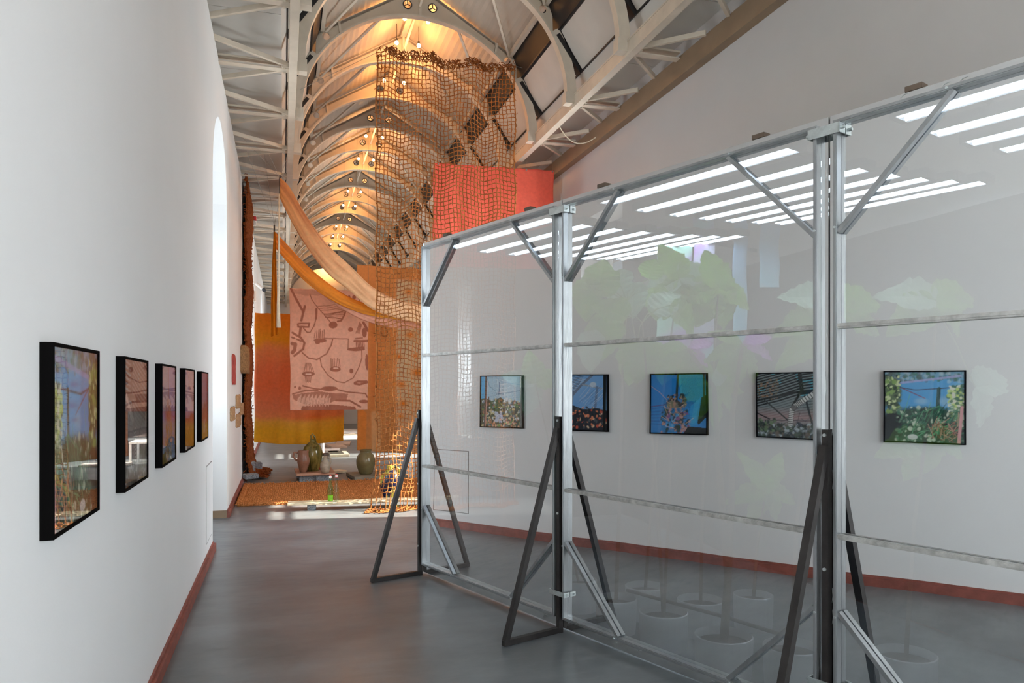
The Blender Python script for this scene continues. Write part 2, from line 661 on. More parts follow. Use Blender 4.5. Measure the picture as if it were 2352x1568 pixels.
# left wall with arched niches
DEEP = 0.75
wl = MB()
ys = [Y0_]
for a_, b_ in LEFT_NICHES:
    ys += [a_, b_]
ys.append(Y1_)
for i in range(0, len(ys), 2):
    wl.add([(WL, ys[i], 0), (WL, ys[i + 1], 0), (WL, ys[i + 1], WT), (WL, ys[i], WT)], [(0, 1, 2, 3)])
SPR = 3.72
for a_, b_ in LEFT_NICHES:
    r = (b_ - a_) / 2
    c = (a_ + b_) / 2
    N_ = 20
    arc = [(c - r * math.cos(PI * k / N_), SPR + r * 0.85 * math.sin(PI * k / N_)) for k in range(N_ + 1)]
    for k in range(N_):
        (p, q), (p2, q2) = arc[k], arc[k + 1]
        wl.add([(WL, p, q), (WL, p2, q2), (WL, p2, WT), (WL, p, WT)], [(0, 1, 2, 3)])
        wl.add([(WL, p, q), (WL, p2, q2), (WL - DEEP, p2, q2), (WL - DEEP, p, q)], [(0, 3, 2, 1)])
    for yy in (a_, b_):
        wl.add([(WL, yy, 0), (WL - DEEP, yy, 0), (WL - DEEP, yy, SPR), (WL, yy, SPR)], [(0, 1, 2, 3)])
wl.add([(WL, Y0_, WT), (WL, Y1_, WT), (WL - 0.2, Y1_, WT), (WL - 0.2, Y0_, WT)], [(0, 1, 2, 3)])
wl.add([(WL - 0.2, Y0_, WT), (WL - 0.2, Y1_, WT), (WL - 0.2, Y1_, SOFF + 0.05), (WL - 0.2, Y0_, SOFF + 0.05)], [(0, 1, 2, 3)])
tag(wl.build('wall_left', M['wall']), 'tall white left wall with arched recesses', kind='structure')

# windows at the back of the niches
for i, (a_, b_) in enumerate(LEFT_NICHES):
    w = shell('window_%d' % (i + 1), (WL - DEEP, (a_ + b_) / 2, 0), 'arched window at the back of left wall recess')
    m = MB()
    X = WL - DEEP
    for yy in (a_, (a_ + b_) / 2, b_):
        m.box((X, yy, 2.3), (0.06, 0.08, 4.5))
    for zz in (0.9, 2.4, 3.7):
        m.box((X, (a_ + b_) / 2, zz), (0.05, b_ - a_, 0.06))
    m.build('window_frame', M['whitemetal'], w)
    m = MB()
    m.box((X - 0.01, (a_ + b_) / 2, 2.7), (0.012, b_ - a_, 3.7))
    m.build('pane', M['pane'], w)
    m = MB()
    m.box((X, (a_ + b_) / 2, 0.43), (0.1, b_ - a_, 0.86))
    m.build('window_apron', M['wall'], w)

for i in range(0, len(ys), 2):
    m = MB()
    m.span((WL, ys[i], 0), (WL + 0.033, ys[i + 1], 0.07))
    m.span((WL, ys[i], 0.07), (WL + 0.014, ys[i + 1], 0.085))
    tag(m.build('baseboard_left_%d' % (i // 2 + 1), M['redboard']), 'red brown skirting along the left wall', kind='structure')
for i, (a_, b_) in enumerate(LEFT_NICHES):
    m = MB()
    m.span((WL - DEEP, b_ - 0.02, 0), (WL, b_, 0.09))
    tag(m.build('baseboard_niche_%d' % (i + 1), M['brownbeam']), 'taupe skirting in the left wall recess', kind='structure')

# hatch outline low on the left wall
hx = thing('access_hatch', (WL, 7.5, 0.18), 'flush white access hatch low on left wall beside the recess', 'hatch')
MB().span((WL, 7.26, 0.19), (WL + 0.004, 7.76, 0.88)).build('door', M['wall'], hx)
m = MB()
for a_, b_ in (((7.25, 0.18), (7.26, 0.89)), ((7.76, 0.18), (7.77, 0.89)), ((7.25, 0.18), (7.77, 0.187)), ((7.25, 0.883), (7.77, 0.89))):
    m.span((WL, a_[0], a_[1]), (WL + 0.002, b_[0], b_[1]))
m.build('gap', M['core'], hx)

# right wall with deep windows
wr = MB()
TH, ZS, ZT = 0.5, 0.43, 4.0
WRT = 4.91
ys = [Y0_]
for a_, b_ in RIGHT_WINDOWS:
    ys += [a_, b_]
ys.append(Y1_)
for i in range(0, len(ys), 2):
    wr.span((WR, ys[i], 0), (WR + TH, ys[i + 1], WRT + 0.5))
for a_, b_ in RIGHT_WINDOWS:
    wr.span((WR, a_, 0), (WR + TH, b_, ZS))
    wr.span((WR, a_, ZT), (WR + TH, b_, WRT + 0.5))
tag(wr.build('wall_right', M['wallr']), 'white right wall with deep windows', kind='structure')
for i, (a_, b_) in enumerate(RIGHT_WINDOWS):
    w = shell('window_%d' % (i + 4), (WR + TH, (a_ + b_) / 2, ZS), 'tall window in the right wall')
    m = MB()
    X = WR + TH - 0.04
    for yy in (a_ + 0.025, b_ - 0.025):
        m.box((X, yy, (ZS + ZT) / 2), (0.05, 0.05, ZT - ZS))
    for zz in (ZS + 0.025, ZT - 0.025, 2.9):
        m.box((X, (a_ + b_) / 2, zz), (0.05, b_ - a_, 0.05))
    m.build('window_frame', M['whitemetal'], w)
    MB().box((X, (a_ + b_) / 2, (ZS + ZT) / 2), (0.01, b_ - a_ - 0.05, ZT - ZS - 0.05)).build('pane', M['pane'], w)
o = MB().span((WR + TH, Y0_, 4.01), (WR + TH + 1.48, Y1_, 4.13)).build('trim_4', M['brownbeam'])  # unseen overhang added to limit how far the sun reaches
tag(o, 'unseen canopy added over the right windows to cut the sun', kind='structure')
m = MB()
m.span((WR - 0.10, Y0_, 4.91), (WR, Y1_, 5.01))
m.span((WR - 0.08, Y0_, 5.016), (WR, Y1_, 5.14))
tag(m.build('trim_1', M['brownbeam']), 'taupe timber beam along the top of the right wall', kind='structure')
m = MB()
P = np.zeros((90, 12, 3))
for i in range(90):
    for j in range(12):
        P[i, j] = (WR - 0.06 + 0.02 * math.sin(i * 0.9) * (0.4 + j / 12), -0.5 + 9.0 * i / 89, 2.72 - 2.7 * j / 11)
m.grid(P)
Q = np.zeros((24, 12, 3))  # curtain return added to screen off the bright window behind
for i in range(24):
    for j in range(12):
        Q[i, j] = (WR - 0.06 - 0.80 * i / 23, 8.52 + 0.02 * math.sin(i * 0.9), 2.72 - 2.7 * j / 11)
m.grid(Q)
o = m.build('backdrop_curtain', M['backdrop'], None, True, origin=(WR - 0.06, 4, 0), solid=0.004)
tag(o, 'dark curtain hung on the right wall behind the plants', 'curtain')
MB().span((WR - 0.02, Y0_, 0), (WR, 9.1, 0.09)).build('baseboard_right', M['redboard'])['kind'] = 'structure'

m = MB()
m.add([(-1.5, Y1_, 0), (4.8, Y1_, 0), (4.8, Y1_, 8), (-1.5, Y1_, 8)], [(0, 1, 2, 3)])
tag(m.build('wall_end', M['wall']), 'white wall at the far end of the hall', kind='structure')
m = MB()
for a_, b_ in (((-1.5, 0), (4.8, 0.6)), ((-1.5, 4.6), (4.8, 8)), ((-1.5, 0.6), (-0.4, 4.6)), ((1.9, 0.6), (4.8, 4.6))):
    m.span((a_[0], Y0_ - 0.2, a_[1]), (b_[0], Y0_, b_[1]))
tag(m.build('wall_back', M['wall']), 'white wall behind the viewpoint', kind='structure')

# ------------------------------------------------------------------ roof
RZ, SL = 7.10, 0.60     # ridge height, slope
ceil = shell('ceiling', (CX, 14, 5.3), 'pitched roof lining with boards, blinds and ribbed sheets')
FOOT, BEAMD, BZ = 1.55, 1.68, 5.124
STEP, JY = 1.492, 7.134
ARCH = list(range(-3, 18))


def arch_y(n):
    return JY + STEP * (n + 1)


for s in (-1, 1):
    m = MB()
    k, dd = 0, 0.0
    prof = []
    while dd < 1.30:
        prof.append((dd, 0.0 if k % 2 else 0.005))
        dd += 0.035 if k % 2 == 0 else 0.045
        k += 1
    prof.append((1.30, 0))
    for (a, ea), (b, eb) in zip(prof[:-1], prof[1:]):
        za, zb = RZ + 0.02 - SL * a + ea, RZ + 0.02 - SL * b + eb
        m.add([(CX + s * a, Y0_, za), (CX + s * b, Y0_, zb), (CX + s * b, Y1_, zb), (CX + s * a, Y1_, za)], [(0, 1, 2, 3)])
    m.build('ribbed_sheet', M['sheet'], ceil)
    m = MB()
    m.add([(CX + s * 1.30, Y0_, 6.34), (CX + s * 1.44, Y0_, 5.97), (CX + s * 1.44, Y1_, 5.97), (CX + s * 1.30, Y1_, 6.34)], [(0, 1, 2, 3)])
    m.build('rooflight_glass', M['darkglass'], ceil)
    MB().bar((CX + s * 1.29, Y0_, 6.30), (CX + s * 1.29, Y1_, 6.30), 0.05, 0.07, (1, 0, 0)).build('eaves_trim', M['steel'], ceil)
    MB().bar((CX + s * 1.45, Y0_, 6.0), (CX + s * 1.45, Y1_, 6.0), 0.04, 0.06, (1, 0, 0)).build('purlin', M['black'], ceil)
    MB().bar((CX + s * 1.74, Y0_, 5.50), (CX + s * 1.74, Y1_, 5.50), 0.016, 0.02, (1, 0, 0)).build('lower_rail', M['black'], ceil)
    m = MB()
    m.add([(CX + s * 1.80, Y0_, SOFF), (CX + s * 1.748, Y0_, 5.50), (CX + s * 1.748, Y1_, 5.50), (CX + s * 1.80, Y1_, SOFF)], [(0, 1, 2, 3)])
    m.build('upstand_board', M['board'], ceil)
    # soffit boards, one per bay
    for n in ARCH[:-1]:
        y = arch_y(n)
        m = MB()
        m.span((CX + s * 1.80, y + 0.004 + 0.70, SOFF), (CX + s * 2.66, y + STEP - 0.004 + 0.70, SOFF + 0.03))
        m.build('soffit_board', M['board'], ceil)
        # white roller blind of the bay
        b = MB()
        y0, y1 = y + 0.08, y + STEP - 0.08
        P = np.zeros((13, 7, 3))
        for i in range(13):
            for j in range(7):
                t = j / 6
                sag = 0.035 * math.sin(PI * t) * (0.6 + 0.4 * math.sin(i * 1.1 + n))
                P[i, j] = (CX + s * (1.74 + (1.46 - 1.74) * t), y0 + (y1 - y0) * i / 12, 5.51 + (5.95 - 5.51) * t - sag)
        b.grid(P)
        b.build('blind', M['blind'], ceil, smooth=True)
        MB().bar((CX + s * 1.74, y + STEP / 2 + 0.75, 5.49), (CX + s * 1.43, y + STEP / 2 + 0.75, 5.92), 0.12, 0.05, (0, 1, 0)).build('rafter', M['black'], ceil)
    m = MB()
    m.add([(CX + s * 1.74, Y0_, 5.55), (CX + s * 1.43, Y0_, 6.0), (CX + s * 1.43, Y1_, 6.0), (CX + s * 1.74, Y1_, 5.55)], [(0, 1, 2, 3)])
    m.build('glazing', M['black'], ceil)
m = MB()
m.bar((CX, Y0_, RZ - 0.03), (CX, Y1_, RZ - 0.03), 0.08, 0.06, (1, 0, 0))
m.build('ridge_bar', M['steel'], ceil)
# outer cover so that no sky leaks in
m = MB()
for s in (-1, 1):
    m.add([(CX, Y0_ - 0.3, 7.4), (CX + s * 3.6, Y0_ - 0.3, 5.6), (CX + s * 3.6, Y1_ + 0.1, 5.6), (CX, Y1_ + 0.1, 7.4)], [(0, 1, 2, 3)])
    m.add([(CX + s * 3.6, Y0_ - 0.3, 5.6), (CX + s * 2.6, Y0_ - 0.3, 5.2), (CX + s * 2.6, Y1_ + 0.1, 5.2), (CX + s * 3.6, Y1_ + 0.1, 5.6)], [(0, 1, 2, 3)])
m.build('outer_roof', M['black'], ceil)

for s, nm in ((-1, 'left'), (1, 'right')):
    m = MB()
    X = CX + s * BEAMD
    m.bar((X, Y0_, BZ + 0.075), (X, Y1_, BZ + 0.075), 0.10, 0.014, (1, 0, 0))
    m.bar((X, Y0_, BZ), (X, Y1_, BZ), 0.085, 0.14, (1, 0, 0))
    tag(m.build('trim_%d' % (2 if s < 0 else 3), M['steel']), 'cream steel beam running along the %s springing of the arches' % nm, kind='structure')

# one roof arch with its ties, copied along the hall
CROWN, ZF = 6.633, 5.20


def flange_pt(t, off=0.0):
    return (FOOT + off) * math.cos(t), ZF + (CROWN - ZF + off) * math.sin(t)


arch = thing('roof_arch', (CX, 0, BZ), 'x', 'roof arch', 'cream steel arches along the hall')
ORIG['roof_arch'] = (CX, 0, BZ)
# flange: curved strip
m = MB()
NA = 40
for k in range(NA):
    t0, t1 = PI * k / NA, PI * (k + 1) / NA
    a, b = flange_pt(t0), flange_pt(t1)
    c, d = flange_pt(t1, 0.022), flange_pt(t0, 0.022)
    vs = []
    for yy in (-0.05, 0.05):
        vs += [(CX + p[0], yy, p[1]) for p in (a, b, c, d)]
    m.add(vs, [(0, 1, 2, 3), (7, 6, 5, 4), (0, 4, 5, 1), (2, 6, 7, 3)])
m.build('flange', M['steel'], arch, smooth=False)
# web: plate between flange and the roof slope with holes
WC = (1.37, RZ - SL * 1.37 - 0.02)
outer = []
T1 = math.acos(1.37 / FOOT)
ts = np.linspace(T1, PI - T1, 36)
for t in ts:
    x, z = flange_pt(t, 0.01)
    outer.append((x, z))
outer += [(-WC[0], WC[1]), (0, RZ - 0.02), (WC[0], WC[1])]
holes = [(0.172, 6.79, 0.058), (-0.172, 6.79, 0.058), (1.245, 6.215, 0.05), (-1.245, 6.215, 0.05)]
pts = [Vector(p) for p in outer]
edges = [(i, (i + 1) % len(outer)) for i in range(len(outer))]
for hx_, hz_, hr in holes:
    st = len(pts)
    for k in range(16):
        pts.append(Vector((hx_ + hr * math.cos(2 * PI * k / 16), hz_ + hr * math.sin(2 * PI * k / 16))))
    edges += [(st + k, st + (k + 1) % 16) for k in range(16)]
res = delaunay_2d_cdt(pts, edges, [], 0, 1e-6)


def inside(p):
    ins = False
    for i in range(len(outer)):
        (x0, y0), (x1, y1) = outer[i], outer[(i + 1) % len(outer)]
        if (y0 > p[1]) != (y1 > p[1]) and p[0] < x0 + (p[1] - y0) * (x1 - x0) / (y1 - y0):
            ins = not ins
    return ins


fs = []
for f_ in res[2]:
    cx_ = sum(res[0][i].x for i in f_) / 3
    cz_ = sum(res[0][i].y for i in f_) / 3
    if inside((cx_, cz_)) and all(math.hypot(cx_ - hx_, cz_ - hz_) > hr * 0.97 for hx_, hz_, hr in holes):
        fs.append(tuple(f_))
m = MB()
m.add([(CX + p.x, 0, p.y) for p in res[0]], fs)
m.build('web', M['web'], arch, solid=0.02)
# lower curved column outside the flange
for s in (-1, 1):
    m = MB()
    tl = np.linspace(0.0, T1 + 0.05, 10)
    for i in range(9):
        vs = []
        for yy in (-0.045, 0.045):
            for t, off in ((tl[i], 0.02), (tl[i + 1], 0.02), (tl[i + 1], 0.125), (tl[i], 0.125)):
                x = (FOOT + off) * math.cos(t)
                z = ZF + (CROWN - ZF + off) * math.sin(t)
                vs.append((CX + s * x, yy, z))
        m.add(vs, [(0, 1, 2, 3), (7, 6, 5, 4), (0, 4, 5, 1), (2, 6, 7, 3), (0, 3, 7, 4), (1, 5, 6, 2)])
    m.build('column', M['steel'], arch)
    m = MB()
    m.box((CX + s * (FOOT + 0.05), 0, 5.16), (0.14, 0.12, 0.14))
    m.build('foot_block', M['steel'], arch)
    m = MB()
    xs, xe = CX + s * 1.54, CX + s * (2.50 if s < 0 else 2.26)
    m.bar((xs, 0, BZ - 0.02), (xe, 0, BZ - 0.02), 0.012, 0.09, (0, 0, 1))
    m.bar((xs, 0, BZ + 0.045), (xe, 0, BZ + 0.045), 0.02, 0.11, (0, 0, 1))
    m.build('tie', M['steel'], arch)
    for sy in (-1, 1):
        m = MB()
        m.bar((CX + s * 1.74, sy * 0.05, BZ + 0.02), (xe, sy * 0.55, BZ + 0.02), 0.05, 0.035, (0, 0, 1))
        m.build('diagonal', M['steel'], arch)
    m = MB()
    m.box((CX + s * 1.72, 0, BZ + 0.005), (0.16, 0.16, 0.05))
    for bx in (-0.05, 0.05):
        for by in (-0.05, 0.05):
            m.box((CX + s * 1.72 + bx, by, BZ - 0.03), (0.02, 0.02, 0.02))
    m.build('gusset', M['steel'], arch)
    # stiffener bars on the web
    m = MB()
    a = flange_pt(0.83, 0.02)
    m.bar((CX + s * a[0], -0.02, a[1]), (CX + s * (a[0] + 0.02), -0.02, RZ - SL * (a[0] + 0.02) - 0.03), 0.03, 0.05, (1, 0, 0))
    m.build('stiffener', M['steel'], arch)
    # rafter bar from the crown area out to the eave
    m = MB()
    m.bar((CX + s * 0.02, 0.02, RZ - 0.06), (CX + s * WC[0], 0.02, WC[1] - 0.03), 0.06, 0.03, (0, 1, 0))
    m.build('rafter_angle', M['steel'], arch)
    m = MB()
    hx_, hz_, hr = s * 0.172, 6.79, 0.058
    for k in range(3):
        t = PI / 2 + 2 * PI * k / 3
        m.bar((CX + hx_, -0.012, hz_), (CX + hx_ + hr * math.cos(t), -0.012, hz_ + hr * math.sin(t)), 0.012, 0.012, (0, 1, 0))
    rp = [(CX + hx_ + hr * math.cos(2 * PI * k / 16), -0.012, hz_ + hr * math.sin(2 * PI * k / 16)) for k in range(17)]
    m.tube(rp, 0.008, 5, cap=False)
    m.build('vent_ring', M['darkplastic'], arch)
m = MB()
m.bar((CX, -0.03, CROWN + 0.02), (CX, -0.03, RZ - 0.04), 0.035, 0.03, (1, 0, 0))
m.build('king_post', M['steel'], arch)
ORD = ['first', 'second', 'third', 'fourth', 'fifth', 'sixth', 'seventh', 'eighth', 'ninth', 'tenth', 'eleventh', 'twelfth',
       'thirteenth', 'fourteenth', 'fifteenth', 'sixteenth', 'seventeenth', 'eighteenth', 'nineteenth', 'twentieth',
       'twenty-first', 'twenty-second', 'twenty-third', 'twenty-fourth']
arch.location = (CX, arch_y(ARCH[0]), BZ)
for i, n in enumerate(ARCH):
    if i:
        o = dup(arch, (CX, arch_y(n), BZ), 'curved cream steel roof arch with ties, %s from the viewer along the hall' % ORD[i])
    else:
        arch['label'] = 'curved cream steel roof arch with ties, first from the viewer along the hall'

# cross braces under the ridge (inclined rods between arches)
for n in range(-1, 12):
    y = arch_y(n)
    m = MB()
    m.bar((CX + 0.05, y + 0.1, RZ - 0.08), (CX - 0.02, y + STEP - 0.1, CROWN + 0.12), 0.03, 0.03, (1, 0, 0))
    m.build('ridge_brace', M['steel'], ceil)
    m = MB()
    m.bar((CX - 0.55, y + 0.05, 6.56), (CX - 1.25, y + STEP - 0.05, 6.26), 0.03, 0.03, (0, 0, 1))
    m.bar((CX + 0.55, y + 0.05, 6.56), (CX + 1.25, y + STEP - 0.05, 6.26), 0.03, 0.03, (0, 0, 1))
    m.build('wind_brace', M['steel'], ceil)

# ------------------------------------------------------------------ bare bulbs
def bulb_proto():
    t = thing('pendant_bulb', (0, 0, 0), 'x', 'lamp', 'bare bulbs strung under the roof ridge')
    MB().tube([(0, 0, 0.05), (0.004, 0.003, 0.18), (0, 0, 0.30)], 0.005, 5).build('cord', M['cord'], t)
    MB().lathe([(0.014, 0.02), (0.018, 0.03), (0.018, 0.055), (0.008, 0.065)], n=10).build('socket', M['darkplastic'], t)
    MB().lathe([(1e-6, -0.035), (0.018, -0.03), (0.028, -0.012), (0.026, 0.005), (0.014, 0.024)], n=12).build('glass', M['bulbglass'], t, smooth=True)
    return t


bp = bulb_proto()
first = True
BULBS = [(1, 0.28), (1, 1.05), (2, 1.0), (4, 0.9), (5, 1.0), (7, 0.9), (8, 1.0), (10, 0.9), (11, 1.0), (12, 1.0), (16, 0.8)]
for j, (n, dy) in enumerate(BULBS):
    y = arch_y(n) + dy
    for s, nm in ((-1, 'left'), (1, 'right')):
        lab = '%s bulb of the %s glowing pair under the ridge, counted from the viewer' % (nm, ORD[j])
        loc = (CX + s * 0.165, y, 6.745)
        if first:
            bp.location = loc
            bp['label'] = lab
            first = False
        else:
            dup(bp, loc, lab)
    ld = bpy.data.lights.new('bulb_light', 'POINT')
    ld.energy = 12.0 if n != 16 else 16
    ld.color = (1.0, 0.42, 0.11)
    ld.shadow_soft_size = 0.05
    for s in (-1, 1):
        lo = bpy.data.objects.new('bulb_light', ld)
        COL.objects.link(lo)
        lo.location = (CX + s * 0.165, y - 0.03, 6.68)

# ------------------------------------------------------------------ framed photographs on the left wall
PW, PZ0, PZ1, PX = 0.565, 1.1614, 1.7307, -0.631
PY = [2.4378, 3.4515, 4.4505, 5.4562, 6.5058]
NG = 128
SKY, DK = S(60, 140, 200), S(24, 34, 30)
arts = []
# (each is painted as its mirror image in the film shows it, then flipped)
c = Canvas(NG, NG, S(70, 150, 205))
c.blend(vnoise(NG, NG, 3, 3) * 0.35, S(150, 200, 225))
c.poly([(0, 0), (1, 0), (1, .1), (.22, .14), (0, .2)], S(110, 140, 150), .7)
c.specks(120, (0, 0, 1, .14), .03, [S(80, 90, 90), S(150, 170, 180), S(60, 110, 90)], .6)
c.line([(.2, .16), (.95, .06)], .03, S(150, 150, 190), .8)
c.line([(.18, .22), (.4, .26), (.9, .22)], .015, S(60, 70, 90))
c.line([(.2, .22), (.52, .38)], .014, S(110, 70, 90))
c.line([(.69, .24), (.67, .6)], .05, S(50, 80, 80))
c.ell(.47, .42, .11, .06, S(170, 200, 215), .45, .6)  # this pale blob and the next paint a leaf reflection into the print
c.ell(.77, .42, .09, .09, S(170, 198, 212), .5, .6)
c.ell(.5, .82, .75, .36, S(40, 66, 54), 1, .2)
c.ell(.08, .3, .17, .32, S(46, 62, 44), 1, .4)
c.ell(.1, .8, .16, .3, S(22, 30, 32), 1, .3)
c.ell(.93, .45, .13, .3, S(130, 150, 90), .9, .5)
c.specks(140, (0, .05, .2, .6), .03, [S(40, 60, 40), S(120, 150, 80), S(80, 100, 70), S(190, 200, 150)])
c.specks(120, (.8, .2, 1, .6), .03, [S(60, 100, 80), S(170, 190, 110), S(210, 210, 190)])
c.specks(260, (.15, .5, 1, 1), .03, [S(30, 70, 56), S(60, 110, 84), S(24, 44, 44), S(90, 120, 100), S(180, 190, 170)], .75)
c.twigs(60, (.2, .55, .9, .95), .25, .008, [S(50, 110, 80), S(90, 150, 110), S(30, 70, 60)], (.2, 1.4))
c.twigs(50, (.6, .75, .95, 1), .16, .007, [S(150, 100, 84), S(110, 70, 60), S(180, 140, 120)], (.1, 2.8))
c.line([(.97, .5), (.93, 1)], .04, S(190, 140, 140))
c.ell(.36, .93, .07, .04, S(190, 190, 190), .8)
arts.append(c)
c = Canvas(NG, NG, S(110, 120, 122))
for k in range(26):
    y = -.25 + k * .042
    c.line([(0, y + .22), (.35, y + .13), (.65, y + .03), (1, y - .02)], .024 if k < 14 else .012, S(18, 20, 22) if k < 14 else S(70, 76, 80))
c.blend((vnoise(NG, NG, 2, 2) > .5) * (c.vv < .35) * (c.a.mean(2) > .1) * .8, S(70, 150, 165))
c.blend(np.clip(1 - np.abs(c.vv - .68) / .16, 0, 1) * .55, S(160, 120, 118))
c.specks(120, (0, .1, .35, .4), .018, [S(150, 110, 80), S(90, 80, 60)], .6)
c.line([(0, .43), (.55, .3), (1, .27)], .035, S(24, 26, 24))
c.line([(.66, 0), (.7, .3)], .06, S(26, 28, 26))
c.line([(.7, .25), (.56, .5)], .035, S(30, 34, 28))
c.line([(.1, .4), (.5, .74)], .022, S(40, 44, 42))
c.line([(.74, .35), (.86, .85)], .03, S(46, 50, 54))
c.line([(0, .63), (.2, .72)], .02, S(20, 24, 24))
c.line([(.2, .74), (1, .72)], .01, S(60, 56, 60))
rope = [(.49, 1.0), (.51, .85), (.53, .7), (.55, .56), (.6, .5), (.7, .43), (.88, .3)]
c.line(rope, .07, S(190, 190, 186))
for i in range(len(rope) - 1):
    (x0, y0), (x1, y1) = rope[i], rope[i + 1]
    for k in range(5):
        t = (k + .5) / 5
        x, y = x0 + (x1 - x0) * t, y0 + (y1 - y0) * t
        nx, ny = -(y1 - y0), (x1 - x0)
        l = math.hypot(nx, ny)
        nx, ny = nx / l * .036, ny / l * .036
        c.line([(x - nx, y - ny), (x + nx, y + ny)], .013, S(40, 38, 38))
c.specks(240, (0, .78, 1, 1), .035, [S(30, 40, 34), S(60, 76, 60), S(150, 160, 165), S(40, 50, 60), S(90, 80, 70)])
c.specks(60, (0, .72, .3, .9), .03, [S(36, 50, 40), S(90, 110, 80)])
c.twigs(40, (.55, .72, 1, .98), .12, .006, [S(40, 40, 46), S(80, 80, 90)])
arts.append(c)
c = Canvas(NG, NG, S(24, 110, 175))
c.blend(np.clip((c.vv - .1), 0, 1) * .5, S(60, 130, 190))
c.poly([(.5, 0), (1, 0), (1, .55), (.55, .4)], S(40, 150, 185), .9)
for k in range(30):
    t = k / 30
    c.line([(.55 + .4 * t, 0), (.58 + .42 * t, .5)], .004, S(20, 90, 120))
    c.line([(.52, .02 + .5 * t), (.75, .05 + .55 * t), (1, .0 + .5 * t)], .004, S(20, 90, 120))
c.line([(0, .2), (.15, .3), (.3, .45)], .01, S(150, 140, 150))
c.line([(.49, 0), (.45, .65)], .045, S(30, 46, 36))
c.line([(0, .56), (.4, .5)], .02, S(70, 80, 130))
for k in range(6):
    c.line([(0, .6 + .05 * k), (.3, .56 + .06 * k)], .008, S(40, 80, 140))
c.ell(.36, .6, .16, .22, S(60, 90, 110), .8, .6)
c.specks(110, (.3, .35, .62, .7), .04, [S(60, 50, 34), S(150, 120, 100), S(30, 40, 34), S(110, 110, 90)])
c.specks(160, (.2, .6, .75, 1), .04, [S(40, 110, 160), S(170, 130, 120), S(30, 50, 60), S(60, 140, 190), S(120, 80, 120), S(40, 60, 40)])
c.poly([(.82, .75), (.9, .4), (1, .35), (1, .72), (.86, .85)], S(20, 34, 26))
c.poly([(.72, .55), (.92, .38), (.84, .85), (.7, .9)], S(40, 140, 190), .7)
c.poly([(.68, .88), (1, .9), (1, 1), (.6, 1)], S(24, 30, 30))
c.line([(.96, 0), (.96, .5)], .035, S(24, 44, 34))
c.twigs(30, (.3, .5, .7, .95), .15, .006, [S(200, 170, 150), S(60, 50, 40)])
arts.append(c)
c = Canvas(NG, NG, S(96, 150, 205))
c.blend(vnoise(NG, NG, 3, 3) * .5, S(160, 195, 225))
for k in range(18):
    c.line([(-.1, .03 * k + .0), (.6 - .02 * k, .03 * k - .1)], .012, S(70, 74, 84))
    c.line([(.0, .03 * k + .02), (.55 - .025 * k, .03 * k + .08)], .008, S(220, 225, 232), .7)
c.line([(.7, 0), (.45, .2), (.2, .45)], .05, S(96, 110, 130))
c.line([(.5, .17), (.9, .24)], .03, S(130, 140, 150))
c.line([(.8, .22), (.76, .6)], .05, S(96, 116, 140))
c.line([(.3, .3), (.27, .6)], .035, S(90, 104, 124))
c.ell(.72, .17, .07, .05, S(200, 215, 230))
c.twigs(30, (.4, .35, .9, .6), .3, .006, [S(70, 100, 140), S(190, 205, 225)], (.6, 1.0))
c.poly([(0, .58), (.3, .55), (.5, .62), (.8, .6), (1, .64), (1, 1), (0, 1)], S(40, 44, 52))
c.specks(170, (0, .58, 1, .95), .03, [S(190, 80, 60), S(200, 170, 140), S(40, 40, 46), S(70, 76, 80), S(220, 130, 90), S(30, 34, 36)])
c.line([(.96, 0), (.94, 1)], .06, S(16, 20, 20))
arts.append(c)
c = Canvas(NG, NG, S(190, 220, 236))
c.blend(vnoise(NG, NG, 2, 3) * .4, S(150, 195, 220))
c.poly([(0, 0), (.1, 0), (.1, .45), (0, .45)], S(80, 160, 205))
c.line([(.15, .02), (.22, .2), (.38, .3)], .018, S(110, 140, 160))
c.line([(.48, .12), (.46, .36)], .02, S(70, 100, 130))
c.line([(.4, .36), (1, .28)], .012, S(60, 90, 115))
for k in range(5):
    c.line([(.0, .3 + .05 * k), (.5, .38 + .02 * k), (1, .26 + .05 * k)], .006, S(90, 130, 155))
c.line([(.36, 0), (.55, .12), (1, .17)], .01, S(100, 140, 170))
c.poly([(0, .46), (.12, .44), (.3, .5), (.5, .42), (.62, .5), (1, .52), (1, 1), (0, 1)], S(56, 70, 52))
c.ell(.35, .6, .16, .16, S(48, 84, 44), .9, .4)
c.ell(.8, .54, .14, .08, S(44, 56, 60), .9, .3)
c.specks(320, (.05, .45, .95, 1), .028, [S(40, 66, 40), S(100, 130, 70), S(180, 170, 130), S(150, 110, 80), S(30, 40, 36), S(190, 200, 205), S(90, 110, 130)])
c.specks(90, (.2, .85, .95, 1), .02, [S(170, 110, 80), S(200, 150, 120), S(40, 44, 40)])
c.specks(40, (.35, .72, .55, .9), .03, [S(170, 180, 205), S(200, 210, 225)])
c.line([(.13, 0), (.1, 1)], .05, S(84, 70, 62))
c.line([(.16, .1), (.12, 1)], .014, S(190, 140, 130))
c.line([(.2, .42), (.18, .7)], .03, S(70, 56, 46))
c.line([(.97, 0), (.97, 1)], .04, S(40, 50, 56))
arts.append(c)

